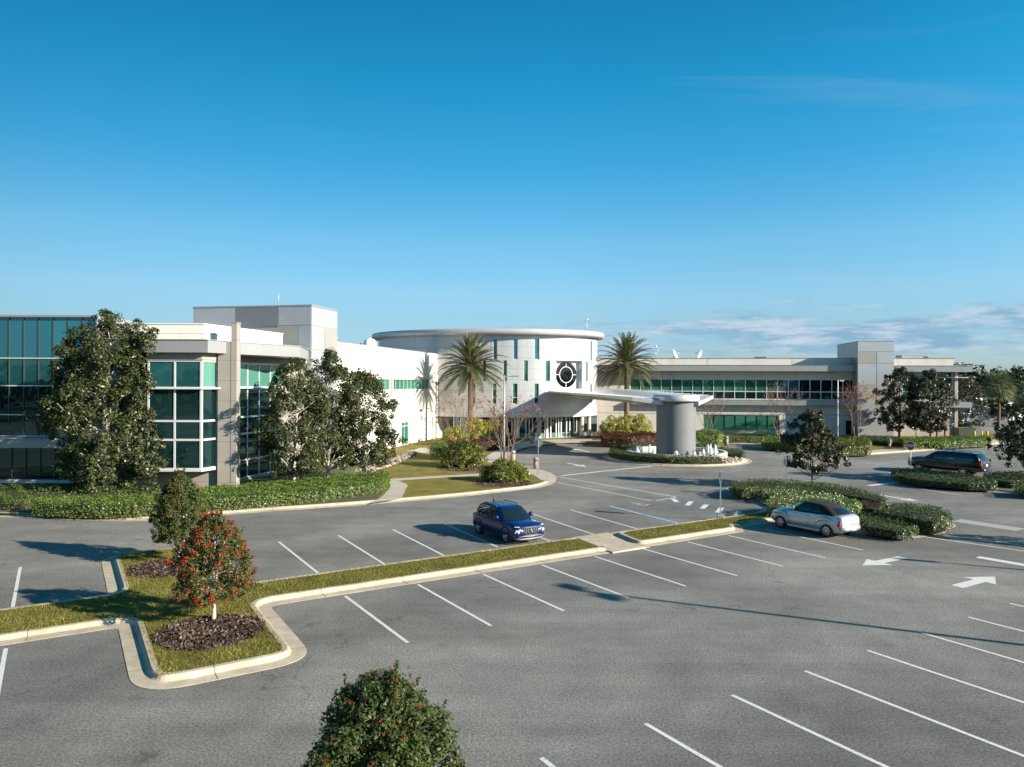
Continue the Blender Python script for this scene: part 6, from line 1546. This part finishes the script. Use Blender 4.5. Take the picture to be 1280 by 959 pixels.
pole_lamp('lamp_post', 'slim grey lamp post with a short arm beside the right bare myrtle', (-0.66, 62.61), 7.85, 1, .075, 'steel', 'steel', [R(-5)], .7, LG, (.6, .28))
pole_lamp('lamp_post', 'slim pale lamp post in front of the right wing windows, right of the bronze magnolia', (42.17, 93.91), 7.7, 1, .075, 'white_plastic', 'steel', [R(0)], .25, LG, (.45, .28))
p_ = MB()
p_.tube([(0, 0, 0), (0, 0, 0)], .01) if False else None
t = thing('slim_post', 'dark slim post beside the lamp post base and bare myrtle', 'post', (*(-0.92, 63.79), .14)); p_.tube([(0, 0, -.1), (0, 0, 2.6)], .05, 8); p_.build('post', 'dark_steel', t, world=False)
p_ = MB(); p_.box(-.05, .30, -.01, .01, 2.25, 2.6); p_.build('plate', 'utility_pale', t, world=False)
LP = 'tall twin lamps of the parking lot'
pole_lamp('parking_lamp', 'tall twin headed lamp outside the right edge, its long shadow crossing the asphalt', (24.95, 16.2), 9.2, 2, .10, 'dark_steel', 'dark_steel', [R(-45), R(135)], .45, LP, (.8, .5))
pole_lamp('parking_lamp', 'lamp outside the right edge whose shadow ends at the white lane arrow', (40.6, 20.4), 9.2, 1, .10, 'dark_steel', 'dark_steel', [R(157)], .9, LP, (1.3, .35))

t = thing('fire_hydrant', 'fire hydrant with pale body and green cap on the sidewalk grass', 'fire hydrant', (*(43.59, 83.72), .14))
p = MB(); p.lathe([(.20, 0), (.20, .06), (.14, .08), (.14, .62), (.19, .64), (.19, .70)], (0, 0, 0), 18); p.build('barrel', 'hydrant_pale', t, world=False)
p = MB(); p.lathe([(.18, .70), (.17, .82), (.09, .92), (.05, .93), (.05, 1.0)], (0, 0, 0), 18); p.build('bonnet', 'hydrant_green', t, world=False)
p = MB()
for k in range(3): a = R(-90 + 90 * (k - 1)); p.tube([(0, 0, .5), (.26 * math.cos(a), .26 * math.sin(a), .5)], .085, 10)
p.build('nozzle', 'hydrant_red', t, world=False)
for i, (x, lb) in enumerate((((55.81, 95.29), 'left red fire connection standing before the tan end wall'), ((56.89, 95.35), 'right red fire connection standing before the tan end wall'))):
    t = thing('fire_connection', lb, 'fire pipe', (*x, .14), 0, 'red fire connections by the end wall')
    p = MB(); p.lathe([(.10, -.1), (.10, 1.35), (.19, 1.37), (.19, 1.66), (.10, 1.74)], (0, 0, 0), 14); p.build('riser', 'hydrant_red', t, world=False)
    p = MB(); p.tube([(0, 0, 1.5), (.12, -.26, 1.45)], .08, 10); p.tube([(0, 0, 1.5), (-.12, -.26, 1.45)], .08, 10); p.build('inlet', 'chrome', t, world=False)
for loc, sz, mt, lb in (((60.91, 97.57), (2.2, 1.3, 1.35), 'utility_green', 'dark green utility box at the right end of the building'), ((62.25, 97.65), (1.0, 1.0, 1.55), 'utility_pale', 'pale green taller utility box right of the dark green one')):
    t = thing('utility_box', lb, 'utility box', (*loc, .14), R(-6), 'utility boxes')
    p = MB(); p.box(-sz[0] / 2, sz[0] / 2, -sz[1] / 2, sz[1] / 2, .08, sz[2]); p.build('cabinet', mt, t, world=False, bevel=.03)
    p = MB(); p.box(-sz[0] / 2 - .05, sz[0] / 2 + .05, -sz[1] / 2 - .05, sz[1] / 2 + .05, sz[2] + .002, sz[2] + .07); p.build('lid', 'utility_pale', t, world=False)
    p = MB(); p.box(-sz[0] / 2 - .12, sz[0] / 2 + .12, -sz[1] / 2 - .12, sz[1] / 2 + .12, -.1, .08); p.build('pad', 'bollard', t, world=False)
for (x, y), lb in (((59.48, 93.31), 'leftmost of the three yellow posts behind the pale green hedge'), ((60.44, 93.36), 'middle yellow post at the right end of the pale green hedge'), ((61.53, 93.92), 'rightmost yellow post, nearest the distant stop sign')):
    t = thing('yellow_post', lb, 'bollard', (x, y, .14), 0, 'yellow guard posts')
    p = MB(); p.lathe([(.12, -.1), (.12, 1.15), (.08, 1.22), (.01, 1.24)], (0, 0, 0), 14); p.build('post', 'yellow', t, world=False)
    p = MB(); p.lathe([(.2, 0), (.19, .04)], (0, 0, 0), 14); p.build('footing', 'bollard', t, world=False)
t = thing('landscape_light', 'small dark post light in the hedge between two right magnolias', 'light', (*(52.62, 94.47), .14))
p = MB(); p.tube([(0, 0, -.1), (0, 0, 1.9)], .05, 8); p.build('post', 'dark_steel', t, world=False)
p = MB(); p.box(-.32, .32, -.1, .1, 1.9, 2.02); p.build('lamp_head', 'dark_steel', t, world=False)

# fountain
t = thing('fountain', 'low round fountain basin with white water jets round the grey pillar', 'fountain', (*FC, .14))
p = MB(); p.lathe([(4.85, -.1), (4.85, .62), (4.80, .66), (4.45, .66), (4.40, .60), (4.40, .1)], (0, 0, 0), 72, close=False); p.build('basin', 'basin', t, world=False)
p = MB(); p.add([(4.42 * math.cos(k * PI / 36), 4.42 * math.sin(k * PI / 36), .32) for k in range(72)], [tuple(range(72))]); p.build('water', 'water', t, world=False)
jr = random.Random(3)
jets = [(-3.9, -.9, 1.05), (-3.3, .8, 1.2), (-2.4, -1.4, .9), (-2.9, -1.75, 1.3), (-.72, -3.35, .75), (.95, -3.3, .9), (1.55, -3.0, .62), (2.45, -2.5, 1.45), (3.0, -1.5, 1.35), (2.75, -2.6, 1.0), (3.55, -1.2, 1.3), (3.25, -2.1, 1.2), (1.9, -3.0, .95), (2.3, 2.9, 1.2), (-.5, 3.5, 1.2)]
for x, y, hh in jets:
    p = MB(); n = 12; prof = []
    for k in range(9):
        q = k / 8; prof.append(((.20 * (1 - q) ** .6 + .025) * jr.uniform(.6, 1.3), .30 + hh * .82 * q))
    p.lathe(prof, (x, y, 0), n); p.v = [(a + jr.uniform(-.05, .05), b + jr.uniform(-.05, .05), c + jr.uniform(-.04, .04)) for a, b, c in p.v]; p.build('water_jet', 'spray', t, world=False, fix=False)
p = MB(); p.box(1.2, 1.5, -3.25, -3.0, .3, .75); p.build('pump_cap', 'dark_steel', t, world=False, bevel=.05)

# low white building far beyond on the right
t = thing('warehouse', 'low white building with a flat dark roof line beyond the fan palms', 'building', (108, 150, 0))
p = MB(); p.box(-11, 14, 0, 10, 0, 4.2); p.build('wall', 'white_plastic', t, world=False)
p = MB(); p.box(-11.3, 14.3, -.3, 10.3, 4.2, 4.6); p.build('roof', 'fascia', t, world=False)
for k in range(3): p = MB(); p.box(-8.8 + 7 * k, -5.4 + 7 * k, -.06, .02, 0.1, 3.0); p.build('door', 'grey_plastic', t, world=False)

# ------------------------------------------------------------------ sky, sun, camera
SUN_EL, SUN_AZ = R(21.0), math.atan2(-.392, .92)       # direction towards the sun
sd = Vector((math.cos(SUN_EL) * math.cos(SUN_AZ), math.cos(SUN_EL) * math.sin(SUN_AZ), math.sin(SUN_EL)))
sl = bpy.data.lights.new('sun', 'SUN'); sl.energy = 4.7; sl.angle = R(.5); sl.color = (1, .90, .75)
so_ = bpy.data.objects.new('sun', sl); COL.objects.link(so_); so_.rotation_euler = sd.to_track_quat('Z', 'Y').to_euler()
w = bpy.data.worlds.new('World'); scene.world = w; w.use_nodes = True; nt = w.node_tree; N = nt.nodes; L = nt.links
bg = N['Background']
sky = N.new('ShaderNodeTexSky'); sky.sky_type = 'NISHITA'; sky.sun_disc = False
sky.sun_elevation = SUN_EL; sky.sun_rotation = PI / 2 - SUN_AZ; sky.air_density = 1.0; sky.dust_density = .4; sky.ozone_density = 2.2; sky.altitude = 10
tc = N.new('ShaderNodeTexCoord'); sp = N.new('ShaderNodeSeparateXYZ'); L.new(tc.outputs['Generated'], sp.inputs[0])
X, Y, Z = sp.outputs
zc_ = math_(nt, 'ADD', math_(nt, 'MAXIMUM', Z, 0.0), .012)
cv = N.new('ShaderNodeCombineXYZ'); L.new(math_(nt, 'DIVIDE', X, zc_), cv.inputs[0]); L.new(math_(nt, 'DIVIDE', Y, zc_), cv.inputs[1])
# a flat bank of broken cloud low over the horizon; it thins to the left and upwards
az = math_(nt, 'DIVIDE', X, math_(nt, 'MAXIMUM', Y, .05))
cc = N.new('ShaderNodeCombineXYZ'); L.new(math_(nt, 'MULTIPLY', az, 7.0), cc.inputs[0]); L.new(math_(nt, 'MULTIPLY', Z, 46.0), cc.inputs[1])
big = noise(nt, .62, 7, .62, vec=cc.outputs[0], dist=.35)
band = math_(nt, 'MULTIPLY', remap(nt, Z, .020, .042, 0, 1), remap(nt, Z, .066, .125, 1, 0))
side = remap(nt, az, -.22, .10, .2, 1)
cover = remap(nt, math_(nt, 'ADD', big, math_(nt, 'MULTIPLY', math_(nt, 'SUBTRACT', math_(nt, 'MULTIPLY', band, side), 1.0), .40)), .33, .50, 0, 1)
# thin streaks of cirrus higher up
mp = N.new('ShaderNodeMapping'); mp.inputs['Rotation'].default_value = (0, 0, R(32)); mp.inputs['Scale'].default_value = (.30, 1.9, 1); L.new(cv.outputs[0], mp.inputs['Vector'])
cir = math_(nt, 'MULTIPLY', remap(nt, noise(nt, .8, 5, .6, vec=mp.outputs[0], dist=.6), .60, .85, 0, .13), remap(nt, Z, .06, .14, 0, 1))
hs = N.new('ShaderNodeHueSaturation'); hs.inputs['Saturation'].default_value = 1.25; hs.inputs['Hue'].default_value = .49; hs.inputs['Value'].default_value = 1.0
L.new(sky.outputs[0], hs.inputs['Color'])
# clear, dry winter air: deeper and more cyan towards the zenith
tr = N.new('ShaderNodeValToRGB'); te = tr.color_ramp.elements
stops = [(0, (.50, .68, 1.12)), (.05, (.56, .74, 1.08)), (.086, (.66, .80, .98)), (.118, (.80, .92, 1.05)), (.187, (.78, 1.05, 1.12)), (.288, (.36, 1.055, 1.17)), (.38, (.18, 1.04, 1.15)), (.47, (.13, .92, 1.04))]
while len(te) < len(stops): te.new(.5)
for i_, (p_, c_) in enumerate(stops): te[i_].position = p_; te[i_].color = tuple(v / 1.2 for v in c_) + (1,)
L.new(Z, tr.inputs[0])
hv = N.new('ShaderNodeVectorMath'); hv.operation = 'MULTIPLY'; L.new(hs.outputs[0], hv.inputs[0]); L.new(tr.outputs[0], hv.inputs[1])
hw_ = N.new('ShaderNodeVectorMath'); hw_.operation = 'SCALE'; hw_.inputs['Scale'].default_value = 1.2; L.new(hv.outputs[0], hw_.inputs[0])
lit = noise(nt, 1.3, 6, .65, vec=cc.outputs[0])
ccol = mixc(nt, remap(nt, lit, .44, .60, 0, 1), (1.45, 2.6, 3.75), (3.4, 4.05, 4.7))
azf = remap(nt, az, -.75, .05, .62, 1)
hz_ = N.new('ShaderNodeVectorMath'); hz_.operation = 'SCALE'; L.new(hw_.outputs[0], hz_.inputs[0]); L.new(azf, hz_.inputs['Scale'])
c1 = mixc(nt, math_(nt, 'MULTIPLY', cover, .86), hz_.outputs[0], ccol)
c2 = mixc(nt, cir, c1, (4.6, 4.9, 5.3))
L.new(c2, bg.inputs['Color']); bg.inputs['Strength'].default_value = .0707

cam = bpy.data.cameras.new('camera'); co = bpy.data.objects.new('camera', cam); COL.objects.link(co); scene.camera = co
cam.sensor_width = 36; cam.lens = 907.2 / 1280 * 36; cam.clip_start = .1; cam.clip_end = 2000
co.location = (0, 0, 7.41); co.rotation_euler = (R(90), -.0043, 0); cam.shift_y = -1.83 / 1280
scene.view_settings.view_transform = 'Standard'; scene.view_settings.look = 'None'; scene.view_settings.gamma = 1; scene.view_settings.use_curve_mapping = False
scene.view_settings.exposure = 1.25
scene.render.engine = 'CYCLES'; scene.render.resolution_x = 1024; scene.render.resolution_y = 767
scene.cycles.max_bounces = 6; scene.cycles.transparent_max_bounces = 4; scene.cycles.caustics_reflective = False; scene.cycles.caustics_refractive = False
scene.cycles.use_denoising = True
